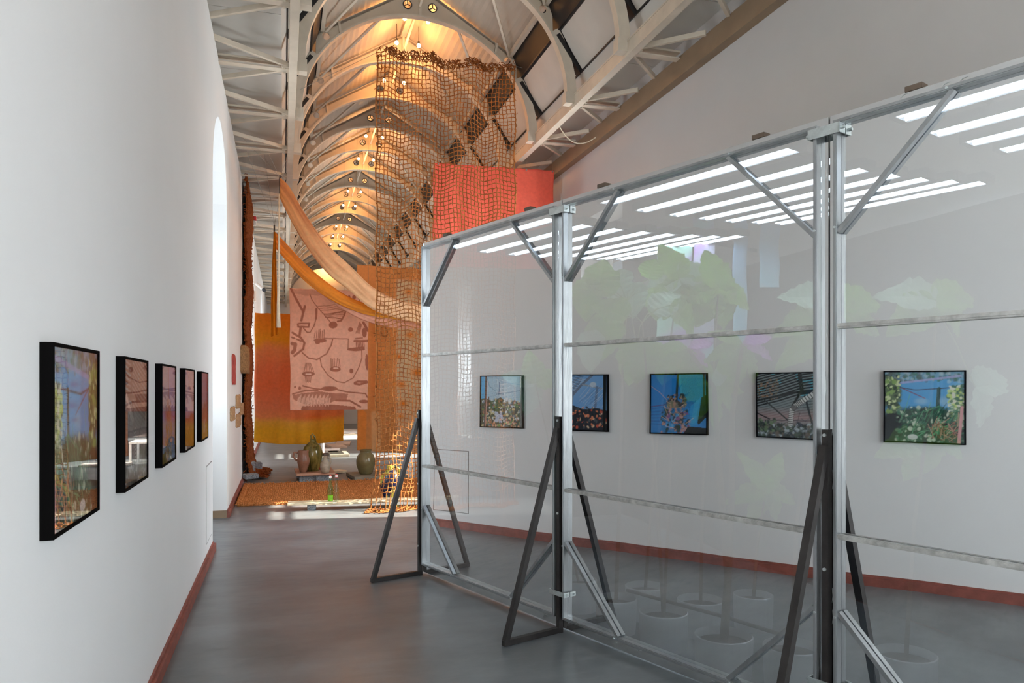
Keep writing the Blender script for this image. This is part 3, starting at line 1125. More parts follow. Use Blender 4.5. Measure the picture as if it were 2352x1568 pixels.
ART_LABEL = ['black framed photo of leafy greenhouse under blue sky, nearest on left wall',
             'black framed photo of slatted roof and banded trunk, second on left wall',
             'black framed photo of deep blue sky with dried plant, middle of left wall row',
             'black framed photo of pale blue slatted canopy above red leaves, fourth on left wall',
             'black framed photo of sagging wires over bushes, last before the recess']
for i, y in enumerate(PY):
    t = thing('framed_photograph', (WL, y + PW / 2, PZ0), ART_LABEL[i], 'picture', 'framed photographs on the left wall')
    fw = 0.011
    m = MB()
    m.span((WL, y, PZ0), (PX, y + PW, PZ0 + fw))
    m.span((WL, y, PZ1 - fw), (PX, y + PW, PZ1))
    m.span((WL, y, PZ0 + fw), (PX, y + fw, PZ1 - fw))
    m.span((WL, y + PW - fw, PZ0 + fw), (PX, y + PW, PZ1 - fw))
    m.build('frame', M['frame'], t)
    P = np.zeros((NG, NG, 3))
    yy = np.linspace(y + fw, y + PW - fw, NG)
    zz = np.linspace(PZ1 - fw, PZ0 + fw, NG)
    P[..., 0] = PX - 0.008
    P[..., 1] = yy[:, None]
    P[..., 2] = zz[None, :]
    m = MB()
    m.grid(P)
    o = m.build('print', M['art'], t)
    paint(o, arts[i], flip=True, gain=1.7)
    MB().span((PX - 0.006, y + fw, PZ0 + fw), (PX - 0.003, y + PW - fw, PZ1 - fw)).build('glass', M['artglass'], t)

# ------------------------------------------------------------------ mirror film panels
PP = [V3((1.1392, 6.3389, 0)), V3((1.747, 4.5913, 0)), V3((2.3716, 2.8281, 0))]
PP.append(PP[2] + (PP[2] - PP[1]))
PH = 2.83
PLAB = ['farthest mirror film panel in aluminium frame, beside the coir net',
        'middle mirror film panel in aluminium frame, plants showing through it',
        'nearest mirror film panel in aluminium frame, cut by the photo right edge']
for k in range(3):
    A, B = PP[k], PP[k + 1]
    L_ = float(np.linalg.norm(B - A))
    e = (B - A) / L_
    nn = V3((e[1], -e[0], 0))
    if nn[0] > 0:
        nn = -nn          # towards the viewer's side
    t = thing('mirror_panel', tuple((A + B) / 2), PLAB[k], 'panel', 'mirror film panels across the hall')

    def W(s, d, z):
        return tuple(A + e * s + nn * d + V3((0, 0, z)))

    def bar(m, s0, z0, s1, z1, d0, d1, w):
        """rectangular bar in the panel plane from (s0,z0) to (s1,z1), face width w, between depths d0,d1"""
        dm = (d0 + d1) / 2
        m.bar(W(s0, dm, z0), W(s1, dm, z1), abs(d1 - d0), w, tuple(nn))
    g = 0.004
    ZB = 0.03
    # wrapped core
    m = MB()
    bw = 0.036
    for s0, s1 in ((g, g + bw), (L_ - g - bw, L_ - g)):
        bar(m, (s0 + s1) / 2, ZB, (s0 + s1) / 2, PH, -0.055, -0.003, bw)
    bar(m, g + bw, PH - bw / 2, L_ - g - bw, PH - bw / 2, -0.055, -0.003, bw)
    bar(m, g + bw, ZB + 0.03, L_ - g - bw, ZB + 0.03, -0.055, -0.003, 0.06)
    m.build('core_frame', M['core'], t)
    # film: front sheet with returns over the edges
    m = MB()
    P = np.zeros((25, 33, 3))
    for i in range(25):
        for j in range(33):
            P[i, j] = W(g + (L_ - 2 * g) * i / 24, 0, ZB + (PH - ZB) * j / 32)
    m.grid(P)
    o = m.build('film', M['film'], t, smooth=True)
    m = MB()
    m.add([W(g, 0, PH), W(L_ - g, 0, PH), W(L_ - g, -0.055, PH + 0.002), W(g, -0.055, PH + 0.002)], [(0, 1, 2, 3)])
    for s in (g - 0.001, L_ - g + 0.001):
        m.add([W(s, 0, ZB), W(s, 0, PH), W(s, -0.055, PH), W(s, -0.055, ZB)], [(0, 1, 2, 3)])
    m.build('film_return', M['film'], t)
    # creases in the wrapped film
    m = MB()
    for q in range(26):
        if random.random() < 0.6:
            s = random.choice((g + 0.012, L_ - g - 0.012)) + random.uniform(-0.008, 0.008)
            z = random.uniform(0.3, PH - 0.05)
            l = random.uniform(0.03, 0.13)
            m.tube([W(s, 0.0005, z), W(s + 0.006, 0.0015, z + l / 2), W(s + 0.002, 0.0005, z + l)], [0.0004, 0.0012, 0.0004], 4)
        else:
            s = random.uniform(0.1, L_ - 0.1)
            z = random.choice((PH - 0.018, ZB + 0.025)) + random.uniform(-0.008, 0.008)
            m.tube([W(s, 0.0005, z), W(s + 0.015, 0.0015, z + 0.012), W(s + 0.035, 0.0005, z + 0.014)], [0.0004, 0.0012, 0.0004], 4)
    tag(m.build('film_crease', M['zinc'], t), kind='stuff')
    # aluminium profile and bars in front of the film
    D0, D1 = 0.001, 0.036
    pw = 0.018
    s0, s1 = g + bw + pw / 2, L_ - g - bw - pw / 2
    zb, zt = ZB + 0.075, PH - 0.036 - pw / 2
    for s in (s0, s1):
        m = MB()
        bar(m, s, zb, s, zt, D0, D1, pw)
        bar(m, s, zb, s, zt, D1, D1 + 0.004, pw * 0.55)
        m.build('profile', M['alu'], t)
    for z in (zb, zt):
        m = MB()
        bar(m, s0 - pw / 2, z, s1 + pw / 2, z, D0, D1, pw)
        bar(m, s0, z, s1, z, D1, D1 + 0.004, pw * 0.55)
        m.build('profile', M['alu'], t)
    for z in (0.935, 1.875):
        m = MB()
        bar(m, s0 + pw / 2, z, s1 - pw / 2, z, D0 + 0.004, D1 - 0.006, 0.022)
        bar(m, s0 + pw / 2, z + 0.002, s1 - pw / 2, z + 0.002, D1 - 0.006, D1 - 0.001, 0.012)
        m.build('cross_bar', M['alub'], t)
    for sa, sg in ((s0, 1), (s1, -1)):
        for za, zg in ((zb, 1), (zt, -1)):
            m = MB()
            bar(m, sa + sg * pw * 0.5, za + zg * 0.49, sa + sg * 0.49, za + zg * pw * 0.5, D0 + 0.004, D1 - 0.004, 0.020)
            cb_ = m.build('corner_brace', M['alu'], t)
            m = MB()
            for cs, cz in ((sa, za + zg * 0.47), (sa + sg * 0.47, za)):
                m.tube([W(cs, D1, cz), W(cs, D1 + 0.008, cz)], 0.0055, 8)
            m.each('screw', M['zinc'], cb_)
    for q in (0.2, 0.8):
        m = MB()
        s = L_ * q
        m.bar(W(s - 0.035, -0.02, PH + 0.013), W(s + 0.035, -0.02, PH + 0.013), 0.05, 0.022, tuple(nn))
        m.build('top_clip', M['clip'], t)

# couplings and stands at the joints
NV = None
for k in range(3):
    A = PP[k]
    e = (PP[1] - PP[0]) / np.linalg.norm(PP[1] - PP[0])
    nn = V3((-abs(e[1]), -abs(e[0]), 0))
    nn = nn / np.linalg.norm(nn)

    def W(s, d, z):
        return tuple(A + e * s + nn * d + V3((0, 0, z)))
    lab = ['black steel floor stand at the far end of the mirror panels',
           'black steel floor stand at joint of far and middle mirror panels',
           'black steel floor stand at joint of middle and nearest mirror panels'][k]
    t = thing('panel_stand', tuple(A), lab, 'stand', 'steel stands holding the mirror panels')
    off = -0.012 if k == 0 else 0.0
    m = MB()
    m.bar(W(off, 0.020, 0.0), W(off, 0.020, 1.41), 0.034, 0.030, tuple(nn))
    po_ = m.build('post', M['iron'], t)
    m = MB()
    m.bar(W(off, 0.04, 1.335), W(off, 0.455, 0.03), 0.036, 0.034, tuple(e))
    m.build('strut', M['iron'], t)
    m = MB()
    m.bar(W(off, 0.03, 0.02), W(off, 0.475, 0.02), 0.034, 0.034, tuple(e))
    m.build('foot_bar', M['iron'], t)
    m = MB()
    for z in (1.385, 0.78, 0.25):
        m.tube([W(off, 0.036, z), W(off, 0.044, z)], 0.008, 8)
    m.each('bolt', M['zinc'], po_)
    if k:
        for z, nm in ((PH - 0.075, 'upper'), (0.26, 'lower')):
            q = thing('coupling_bracket', W(0, 0.04, z), 'zinc %s coupling clamped over the joint at %s stand' % (nm, ['', 'middle', 'nearest'][k]), 'bracket', 'zinc couplings joining the panels')
            m = MB()
            wdt = 0.075
            m.bar(W(-wdt, 0.046, z), W(wdt, 0.046, z), 0.006, 0.045 if nm == 'upper' else 0.03, tuple(nn))
            for s in (-wdt, wdt):
                m.bar(W(s, 0.003, z), W(s, 0.049, z), 0.005, 0.045 if nm == 'upper' else 0.03, tuple(e))
            pl_ = m.build('plate', M['zinc'], q)
            m = MB()
            for s in (-wdt, wdt):
                g_ = 1 if s > 0 else -1
                m.tube([W(s - g_ * 0.004, 0.03, z), W(s + g_ * 0.018, 0.03, z)], 0.008, 6)
            for s in (-0.03, 0.0, 0.03):
                m.tube([W(s, 0.047, z), W(s, 0.0505, z)], 0.004, 8)
            m.each('bolt', M['zinc'], pl_)

# ------------------------------------------------------------------ grow lights behind the film
e = (PP[1] - PP[0]) / np.linalg.norm(PP[1] - PP[0])
nb = V3((abs(e[1]), abs(e[0]), 0))
HT = 2.80
ROWS = [(.20, .19), (.19, .52), (.23, .80), (.28, 1.05), (.34, 1.26), (.42, 1.45), (.50, 1.61), (.61, 1.75)]


def lamp_proto(L_):
    t = thing('grow_light', (0, 0, 0), 'x', 'lamp', 'twin tube grow lights behind the mirror film')
    h_ = L_ / 2
    m = MB()
    m.box((0, 0, 0.034), (0.12, L_, 0.012))
    for s in (-1, 1):
        m.bar((s * 0.058, -h_, 0.012), (s * 0.058, h_, 0.012), 0.006, 0.05, (1, 0, 0))
    m.build('reflector', M['batten'], t)
    for s in (-1, 1):
        MB().tube([(s * 0.032, -h_ + 0.02, 0), (s * 0.032, h_ - 0.02, 0)], 0.015, 8).build('tube', M['tube'], t)
    m = MB()
    for s in (-1, 1):
        m.box((0, s * (h_ - 0.005), 0.008), (0.115, 0.03, 0.05))
    m.each('end_cap', M['batten'], t)
    return t


LT = 1.40
lp = lamp_proto(LT)
rz = math.atan2(e[1], e[0]) - PI / 2
first = True
for gidx in range(3):
    for r_ in range(8):
        p = PP[1] + e * (ROWS[r_][0] + LT / 2 - (1 - gidx) * 1.89) + nb * ROWS[r_][1]
        if p[0] + 0.30 > WR:
            continue
        lab = 'twin tube grow light, %s row back, %s bay of the mirror panels' % (ORD[r_], ['far', 'middle', 'nearest'][gidx])
        if first:
            lp.location = (p[0], p[1], HT)
            lp.rotation_euler = (0, 0, rz)
            lp['label'] = lab
            first = False
        else:
            dup(lp, (p[0], p[1], HT), lab, rz=rz)


for gidx in range(3):
    for s_, nm in ((-0.5, 'far'), (0.5, 'near')):
        a_ = PP[1] + e * (0.26 + LT / 2 - (1 - gidx) * 1.89 + s_) + nb * 0.17
        k_ = min((WR - a_[0]) / nb[0], 2.6)
        b_ = a_ + nb * k_
        o = MB().bar((a_[0], a_[1], HT + 0.048), (b_[0], b_[1], HT + 0.048), 0.03, 0.014, (0, 0, 1)).build('lamp_rail', M['alu'], None, origin=(a_[0], a_[1], HT + 0.05))
        tag(o, 'thin rail carrying grow lights, %s end of the %s bay' % (nm, ['far', 'middle', 'nearest'][gidx]), 'rail', 'rails carrying the grow lights')


def ray(x, y):
    u, v = (x - 1176) / FPX, (HORIZON - y) / FPX
    ca, sa = math.cos(CAM_YAW), math.sin(CAM_YAW)
    return V3((sa + u * ca, ca - u * sa, v))


def atZ(x, y, z):
    r = ray(x, y)
    return V3((0, 0, CAM_H)) + r * ((z - CAM_H) / r[2])


def atY(x, y, Y):
    r = ray(x, y)
    return V3((0, 0, CAM_H)) + r * (Y / r[1])


def atX(x, y, X):
    r = ray(x, y)
    return V3((0, 0, CAM_H)) + r * (X / r[0])


def atF(x, y, f):
    return V3((0, 0, CAM_H)) + ray(x, y) * f


# ------------------------------------------------------------------ plants in grow bags behind the film
rnd = random.Random(5)


def leaf_mesh(m, base, d, up, ln, wd, kind='heart', droop=0.25):
    """one large leaf with a folded midrib and drooping tip"""
    d = Vector(d).normalized()
    s = d.cross(Vector(up)).normalized()
    u = s.cross(d).normalized()
    n = 14
    rows = []
    for i in range(n + 1):
        t = i / n
        if kind == 'heart':
            w = math.sin(PI * min(1, (t * 0.93 + 0.07)) ** 0.75) ** 0.8 * (1.05 - 0.25 * t)
        else:
            w = math.sin(PI * (t * 0.97 + 0.015) ** 0.9)
        c = Vector(base) + d * (ln * t) - u * (droop * ln * t * t)
        row = []
        for j, a in enumerate((-1, -0.6, 0, 0.6, 1)):
            rip = ln * abs(a) * (0.022 * (1 if i % 2 else -1) + 0.025 * math.sin(i * 0.8 + j * 2.3))
            if abs(a) == 1:
                rip += rnd.uniform(-0.02, 0.02) * ln
                w = w * rnd.uniform(0.9, 1.06)
            row.append(c + s * (a * w * wd / 2) + u * (abs(a) ** 1.3 * w * wd * 0.14 + rip))
        rows.append(row)
    vs = [p for r in rows for p in r]
    fs = [(i * 5 + j, (i + 1) * 5 + j, (i + 1) * 5 + j + 1, i * 5 + j + 1) for i in range(n) for j in range(4)]
    m.add(vs, fs)


def grow_plant(bagpx, rim, stems, leaves, lab, stemr=0.013, leafmat='leaf'):
    p = atZ(bagpx[0], bagpx[1], rim)
    R = bagpx[2] / 2
    t = thing('potted_plant', (p[0], p[1], 0), lab, 'plant', 'plants in white grow bags behind the mirror film')
    m = MB()
    prof = [(R * 0.93, 0.0), (R * 0.98, rim * 0.4), (R, rim), (R * 0.96, rim + 0.004), (R * 0.93, rim * 0.80)]
    m.lathe(prof, (p[0], p[1], 0.0), 24)
    m.build('grow_bag', M['bag'], t, smooth=False)
    m = MB()
    m.lathe([(1e-6, rim * 0.86), (R * 0.5, rim * 0.85), (R * 0.95, rim * 0.80)], (p[0], p[1], 0), 20)
    m.build('soil', M['soil'], t)
    tops = []
    for st in stems:
        pts = [(p[0] + st[0][0], p[1] + st[0][1], rim * 0.8)] + [tuple(q) for q in st[1:]]
        fine = []
        for a, b in zip(pts[:-1], pts[1:]):
            for q in range(4):
                fine.append(tuple(V3(a) + (V3(b) - V3(a)) * q / 4))
        fine.append(pts[-1])
        m = MB()
        m.tube(fine, [stemr * (1 - 0.6 * i / len(fine)) for i in range(len(fine))], 7)
        m.build('stem', M['stem'], t, smooth=True)
        tops.append(pts)
    for (b, d, up, ln, wd, kd, mt, sp) in leaves:
        if sp is not None:
            m = MB()
            mid = (V3(sp) + V3(b)) / 2 + V3((0, 0, 0.03))
            m.tube([tuple(sp), tuple(mid), tuple(b)], 0.004, 5)
            stalk = m
        else:
            stalk = None
        m = MB()
        leaf_mesh(m, b, d, up, ln, wd, kd)
        lf = m.build('leaf', M[mt], t)
        if stalk:
            stalk.build('leaf_stalk', M['greenstem'], lf)
    return t


rnd = random.Random(5)


def crown(px, f, n, spread, ln, wd, kind, mt, top, updown=(-0.3, 0.5)):
    out = []
    cpt = atF(px[0], px[1], f)
    for i in range(n):
        a = 2 * PI * (i + rnd.random() * 0.6) / n
        d = V3((math.cos(a), math.sin(a), rnd.uniform(*updown)))
        b = cpt + V3((math.cos(a), math.sin(a), rnd.uniform(-0.8, 0.7))) * spread * rnd.uniform(0.25, 0.9)
        l = ln * rnd.uniform(0.75, 1.2)
        out.append((b, d, (0, 0, 1), l, wd * l / ln, kind, mt if rnd.random() < 0.75 else ('leafb' if mt == 'leaf' else 'leaf'), cpt if top is None else top))
    return out


def px_leaf(x, y, f, ang, ln, wd, mt='leaf', kind='heart', sp=None, tilt=0.25):
    """leaf whose base is seen at (x,y); ang is the direction its tip points in the picture (degrees, 0 = right, 90 = up)"""
    b = atF(x, y, f)
    ca, sa = math.cos(CAM_YAW), math.sin(CAM_YAW)
    right = V3((ca, -sa, 0))
    fwd = V3((sa, ca, 0))
    a = math.radians(ang)
    d = right * math.cos(a) + V3((0, 0, 1)) * math.sin(a) + fwd * tilt
    up = -fwd + V3((0, 0, 0.6))
    return (b, d, tuple(up), ln, wd, kind, mt, sp)


def bag_stem(bag, rim, *px):
    p = atZ(bag[0], bag[1], rim)
    return [(0, 0)] + [tuple(atF(*q)) for q in px]


RIM = 0.22
FA = 4.85
sp1 = atF(1440, 690, 5.05)
b1 = (1415, 1373, 0.27)
grow_plant(b1, RIM, [bag_stem(b1, RIM, (1425, 1100, 5.0), (1430, 850, 5.05), (1440, 690, 5.05))],
           [px_leaf(1375, 680, 4.9, 80, .30, .28, sp=sp1), px_leaf(1405, 625, 5.0, -70, .24, .26, 'leafb', sp=sp1), px_leaf(1345, 640, 4.9, -85, .30, .22, sp=sp1),
            px_leaf(1450, 650, 5.1, -80, .26, .22, 'leafb', sp=sp1), px_leaf(1490, 640, 5.2, 70, .18, .2, sp=sp1), px_leaf(1500, 660, 5.2, -75, .25, .2, sp=sp1),
            px_leaf(1390, 720, 4.95, -90, .34, .28, sp=sp1), px_leaf(1350, 760, 4.9, -80, .3, .22, 'leafb', sp=sp1), px_leaf(1460, 780, 5.0, -95, .34, .26, sp=sp1)],
           'tall plant with big rounded leaves in grow bag, left behind middle panel', 0.014)
b2 = (1524, 1404, 0.30)
sp2 = atF(1475, 740, 4.9)
grow_plant(b2, RIM, [bag_stem(b2, RIM, (1510, 1150, 4.7), (1490, 920, 4.8), (1475, 740, 4.9)), bag_stem(b2, RIM, (1535, 1200, 4.75), (1545, 950, 4.9))],
           [px_leaf(1465, 780, 4.85, -85, .32, .26, sp=sp2), px_leaf(1500, 720, 5.0, 40, .28, .22, 'leafb', sp=sp2), px_leaf(1540, 700, 5.0, -40, .3, .2, sp=sp2),
            px_leaf(1440, 730, 4.8, 150, .26, .24, sp=sp2)],
           'leaning plant with pale stems in grow bag, front row behind middle panel', 0.012)
b3 = (1662, 1458, 0.32)
sp3 = atF(1705, 790, 4.55)
lv = []
for a, ln, mt in ((200, .26, 'leaf'), (235, .3, 'leaf'), (268, .32, 'leaf'), (300, .3, 'leaf'), (20, .24, 'leafp'), (345, .26, 'leafp'), (150, .22, 'leaf')):
    lv.append(px_leaf(1705, 790, 4.55, a, ln, .10, mt, 'lance'))
sp3b = atF(1580, 800, 4.6)
for a, ln, mt in ((170, .18, 'leaf'), (215, .24, 'leaf'), (262, .26, 'leaf'), (300, .26, 'leaf'), (330, .2, 'leafp'), (20, .2, 'leafp')):
    lv.append(px_leaf(1580, 800, 4.6, a, ln, .09, mt, 'lance'))
sp3c = atF(1640, 890, 4.6)
for a, ln, mt in ((200, .2, 'leaf'), (240, .28, 'leaf'), (280, .3, 'leaf'), (320, .26, 'leaf'), (0, .24, 'leaf'), (60, .2, 'leafb')):
    lv.append(px_leaf(1640, 890, 4.6, a, ln, .09, mt, 'lance'))
grow_plant(b3, RIM, [bag_stem(b3, RIM, (1672, 1330, 4.4), (1680, 1150, 4.5), (1682, 950, 4.5), (1705, 790, 4.55)),
                     bag_stem(b3, RIM, (1672, 1330, 4.4), (1650, 1050, 4.55), (1640, 890, 4.6), (1580, 800, 4.6))], lv,
           'thick trunked plant with fingered violet and green leaves behind middle panel', 0.026)
b4 = (1482, 1345, 0.28)
sp4 = atF(1560, 640, 5.6)
grow_plant(b4, RIM, [bag_stem(b4, RIM, (1500, 1100, 5.4), (1530, 850, 5.5), (1560, 640, 5.6))],
           [px_leaf(1560, 640, 5.6, a, .34, .26, 'leafb' if a in (200, 20) else 'leaf', sp=sp4) for a in (110, 200, 250, 300, 20)] +
           [px_leaf(1530, 800, 5.5, a, .3, .22, 'leaf', sp=None) for a in (220, 270, 330)],
           'tall broad leaved plant in second row behind middle panel', 0.012)
b5 = (1609, 1376, 0.30)
sp5 = atF(1650, 660, 5.5)
grow_plant(b5, RIM, [bag_stem(b5, RIM, (1615, 1100, 5.2), (1640, 850, 5.4), (1650, 660, 5.5))],
           [px_leaf(1650, 660, 5.5, a, .34, .26, 'leaf', sp=sp5) for a in (100, 190, 240, 290, 340)] +
           [px_leaf(1640, 850, 5.4, a, .3, .22, 'leaf') for a in (210, 260, 310)],
           'shaded broad leaved plant beside the thick trunked one, behind middle panel', 0.012)
b6 = (1819, 1483, 0.30)
sp6 = atF(1900, 700, 4.3)
grow_plant(b6, RIM, [bag_stem(b6, RIM, (1830, 1200, 4.2), (1870, 900, 4.3), (1900, 700, 4.3))],
           [px_leaf(1905, 690, 4.3, 165, .28, .22, 'leafb', sp=sp6), px_leaf(1890, 720, 4.3, 200, .3, .2, sp=sp6), px_leaf(1930, 700, 4.3, 12, .32, .26, sp=sp6),
            px_leaf(1900, 760, 4.3, 215, .36, .2, sp=sp6), px_leaf(1940, 730, 4.25, 350, .3, .24, 'leaf', sp=sp6)],
           'plant with wide yellow green leaves behind joint of the nearest panel', 0.013)
b7 = (1730, 1365, 0.26)
grow_plant(b7, RIM, [bag_stem(b7, RIM, (1740, 1250, 5.3), (1760, 1120, 5.3))],
           [px_leaf(1760, 1120, 5.3, a, .32, .16, 'leaf') for a in (60, 120, 200, 250, 300, 340)],
           'low bushy plant in back row behind middle panel', 0.012)
b8 = (2080, 1500, 0.30)
sp8 = atF(2150, 710, 4.0)
grow_plant(b8, RIM, [bag_stem(b8, RIM, (2100, 1200, 3.9), (2140, 900, 4.0), (2150, 710, 4.0))],
           [px_leaf(2150, 690, 4.0, a, .3, .24, mt, sp=sp8) for a, mt in ((15, 'leaf'), (165, 'leafb'), (215, 'leaf'), (325, 'leaf'))] +
           [px_leaf(2240, 890, 3.9, a, .26, .2, 'leafb', sp=sp8) for a in (20, 300)] + [px_leaf(2140, 1000, 4.0, a, .3, .2, 'leaf') for a in (200, 250, 340)],
           'pale leaved plant behind the nearest panel', 0.012)
b9 = (1330, 1330, 0.26)
grow_plant(b9, RIM, [bag_stem(b9, RIM, (1280, 1100, 5.7), (1230, 880, 5.8))],
           [px_leaf(1230, 880, 5.8, a, .3, .2, mt) for a, mt in ((160, 'leafb'), (100, 'leaf'), (20, 'leaf'), (250, 'leafb'))],
           'slender plant with few leaves behind the farthest panel', 0.009)

m = MB()
pp = [tuple(atZ(x, y, 0.25)) for x, y in ((1440, 1355), (1560, 1388), (1665, 1416), (1791, 1456))]
m.tube(pp, 0.011, 7)
o = m.build('irrigation_pipe', M['pipe'])
tag(o, 'brown irrigation pipe lying across the grow bag rims behind the film', 'pipe')

# added strips behind the plants, iridescent window light painted into their colour
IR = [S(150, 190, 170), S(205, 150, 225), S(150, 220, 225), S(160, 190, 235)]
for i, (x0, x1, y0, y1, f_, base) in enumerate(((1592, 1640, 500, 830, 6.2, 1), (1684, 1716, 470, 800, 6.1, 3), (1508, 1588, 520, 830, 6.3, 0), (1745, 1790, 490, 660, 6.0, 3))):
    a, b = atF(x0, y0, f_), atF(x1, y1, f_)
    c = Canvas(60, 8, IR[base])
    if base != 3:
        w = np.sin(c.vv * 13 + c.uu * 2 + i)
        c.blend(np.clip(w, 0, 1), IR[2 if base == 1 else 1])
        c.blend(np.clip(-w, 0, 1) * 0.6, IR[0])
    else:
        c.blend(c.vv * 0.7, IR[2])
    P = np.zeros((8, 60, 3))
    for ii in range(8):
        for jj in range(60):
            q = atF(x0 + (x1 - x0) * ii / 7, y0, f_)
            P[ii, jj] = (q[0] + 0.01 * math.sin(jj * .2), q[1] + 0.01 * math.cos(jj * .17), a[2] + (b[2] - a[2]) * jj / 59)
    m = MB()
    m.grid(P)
    o = m.build('painted_light_strip', M['art'], None, True, solid=0.002, origin=tuple(a))
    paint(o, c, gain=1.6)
    tag(o, ['pink and cyan strip of painted window light behind the plants', 'narrow pale blue strip of painted window light right of the pink one',
            'wide greenish strip of painted window light left of the pink one', 'faint blue strip of painted window light, rightmost behind the plants'][i], 'strip', 'strips of painted window light behind the plants')

# ------------------------------------------------------------------ hung cloths
def cloth(name, px, Y, cv, lab, cat, group, folds=0.02, nf=5, seed=0, sag=0.0, mtl='cloth', dy=(0, 0), solid=0.004, gain=1.75, wires=True):
    """px: corner pixels tl,tr,br,bl on plane Y (dy shifts the plane left->right); hangs with soft vertical folds"""
    tl, tr, br, bl = px
    h_, w_ = cv.h, cv.w
    rg = np.random.RandomState(seed)
    ph = rg.rand(4) * 6
    c3 = [atY(tl[0], tl[1], Y + dy[0]), atY(tr[0], tr[1], Y + dy[1]), atY(br[0], br[1], Y + dy[1]), atY(bl[0], bl[1], Y + dy[0])]
    P = np.zeros((w_, h_, 3))
    U = np.linspace(0, 1, w_)[:, None]
    Vv = np.linspace(0, 1, h_)[None, :]
    for k in range(3):
        P[..., k] = (c3[0][k] * (1 - U) + c3[1][k] * U) * (1 - Vv) + (c3[3][k] * (1 - U) + c3[2][k] * U) * Vv
    amp = folds * (0.35 + 0.65 * Vv)
    P[..., 1] += amp * (np.sin(U * nf * 6.28 + ph[0] + 0.8 * Vv) + 0.5 * np.sin(U * nf * 13.1 + ph[1] - Vv) + 0.3 * np.sin(Vv * 9 + ph[2] + U * 4))
    P[..., 0] += 0.006 * np.sin(Vv * 14 + ph[3])
    P[..., 2] -= sag * (4 * U * (1 - U)) * Vv
    P[..., 2] -= 0.008 * np.abs(np.sin(U * PI * 7)) * (1 - Vv)
    m = MB()
    m.grid(P)
    org = tuple((c3[2] + c3[3]) / 2)
    o = m.build(name, M[mtl], None, True, origin=org, solid=solid)
    paint(o, cv, gain=gain)
    tag(o, lab, cat, group)
    if wires:
        for p in (c3[0], c3[1]):
            q = MB().tube([tuple(p), (p[0], p[1], 5.35 if abs(p[0] - CX) > 1.3 else RZ - SL * abs(p[0] - CX))], .002, 4)
            q.build('hanging_wire', M['cable'], o)
    return o, c3


GC = 'dyed cloths hanging in the hall'
# red cloth
c = Canvas(110, 150, S(206, 82, 62))
c.tint(.22, 5, 7, 4)
c.blend(vnoise(110, 150, 3, 4) * .3, S(220, 112, 92))
c.line([(0, .012), (1, .012)], .02, S(170, 60, 46), .7)
o, c3 = cloth('red_cloth', ((995, 373), (1272, 391), (1270, 620), (994, 610)), 10.8, c, 'coral red cloth hanging high behind the coir net, above the panels', 'cloth', GC, .018, 4, 1, wires=False)
for k, x in enumerate((1006, 1090, 1208, 1268)):
    p = atY(x, 374 + (x - 995) * .065, 10.8)
    m = MB()
    m.tube([(p[0], p[1] - .012, p[2] - .02), (p[0], p[1] - .03, p[2] - .02)], .012, 8)
    q = m.build('eyelet', M['zinc'], o)
    MB().tube([(p[0], p[1] - .005, p[2] - .02), (p[0], p[1], 5.3)], .002, 4).build('hanging_wire', M['cable'], q)

# tan cloth with yellow blotches
c = Canvas(200, 80, S(186, 130, 72))
c.tint(.2, 8, 4, 4)
c.blend((c.vv > .7) * vnoise(200, 80, 6, 4) * .6, S(150, 96, 50))
c.line([(.06, .8), (.06, 1)], .1, S(196, 120, 40), .7)
c.line([(.22, .8), (.24, 1)], .1, S(200, 176, 130), .5)
c.line([(.27, .34), (.3, .375), (.34, .38), (.36, .35), (.32, .32), (.28, .335), (.27, .345)], .012, S(96, 60, 24))
c.blend(np.clip((c.uu - .46) * 40, 0, 1) * np.clip((c.vv - .06) * 40, 0, 1) * np.clip(2.2 - 2 * c.vv, .3, 1), S(240, 226, 194))  # pale right part, with its backlight painted into the cloth colour
for x, y, r in ((.62, .13, .09), (.78, .14, .08), (.63, .36, .1), (.5, .28, .07), (.5, .48, .07), (.72, .56, .12), (.8, .55, .1), (.53, .63, .1), (.55, .73, .09), (.8, .77, .08), (.52, .8, .06),
                (.9, .3, .07), (.7, .47, .06), (.9, .65, .08)):
    c.ell(x, y, r * 1.1, r * .36, S(214, 150, 24), .8, .9)
    c.ell(x, y, r * .6, r * .2, S(204, 116, 10), .9, .8)
cloth('tan_cloth', ((820, 607), (1010, 620), (1008, 1046), (820, 1034)), 14.6, c, 'tan cloth with yellow blotches hanging behind the coir net', 'cloth', GC, .022, 4, 2)

# yellow and orange dip dyed cloth
c = Canvas(150, 110, S(205, 125, 20))
stops = [(0, S(206, 124, 20)), (.1, S(214, 136, 24)), (.22, S(218, 156, 34)), (.30, S(224, 146, 92)), (.42, S(222, 128, 86)), (.55, S(222, 122, 78)), (.70, S(226, 138, 98)), (.78, S(224, 146, 92)), (.83, S(226, 176, 66)), (.9, S(224, 172, 34)), (1, S(210, 152, 18))]
nz = (vnoise(150, 110, 4, 4) - .5) * .1
vv = np.clip(c.vv + nz, 0, 1)
for k in range(3):
    c.a[..., k] = np.interp(vv, [s[0] for s in stops], [s[1][k] for s in stops])
c.blend(np.clip(1 - np.hypot((c.uu - .65) / .4, (c.vv - .79) / .05), 0, 1) * .7, S(200, 92, 30))
c.tint(.12, 4, 14, 3)
o, c3 = cloth('dip_dyed_cloth', ((585, 718), (791, 724), (789, 1012), (584, 1014)), 16.0, c, 'yellow and orange dip dyed cloth hanging by the left wall', 'cloth', GC, .02, 4, 3, sag=.06)

# printed cloth: brown drawing on pink brown ground
c = Canvas(260, 170, S(190, 144, 122))
c.tint(.07, 3, 40, 3)
c.blend(c.uu * .35, S(212, 180, 160))
BR = S(138, 84, 64)


def q(*pts):
    return [((x - 118) / 890, (y - 112) / 1362) for x, y in pts]


def st(w, *pts, al=1.0):
    c.line(q(*pts), w / 890, BR, al)


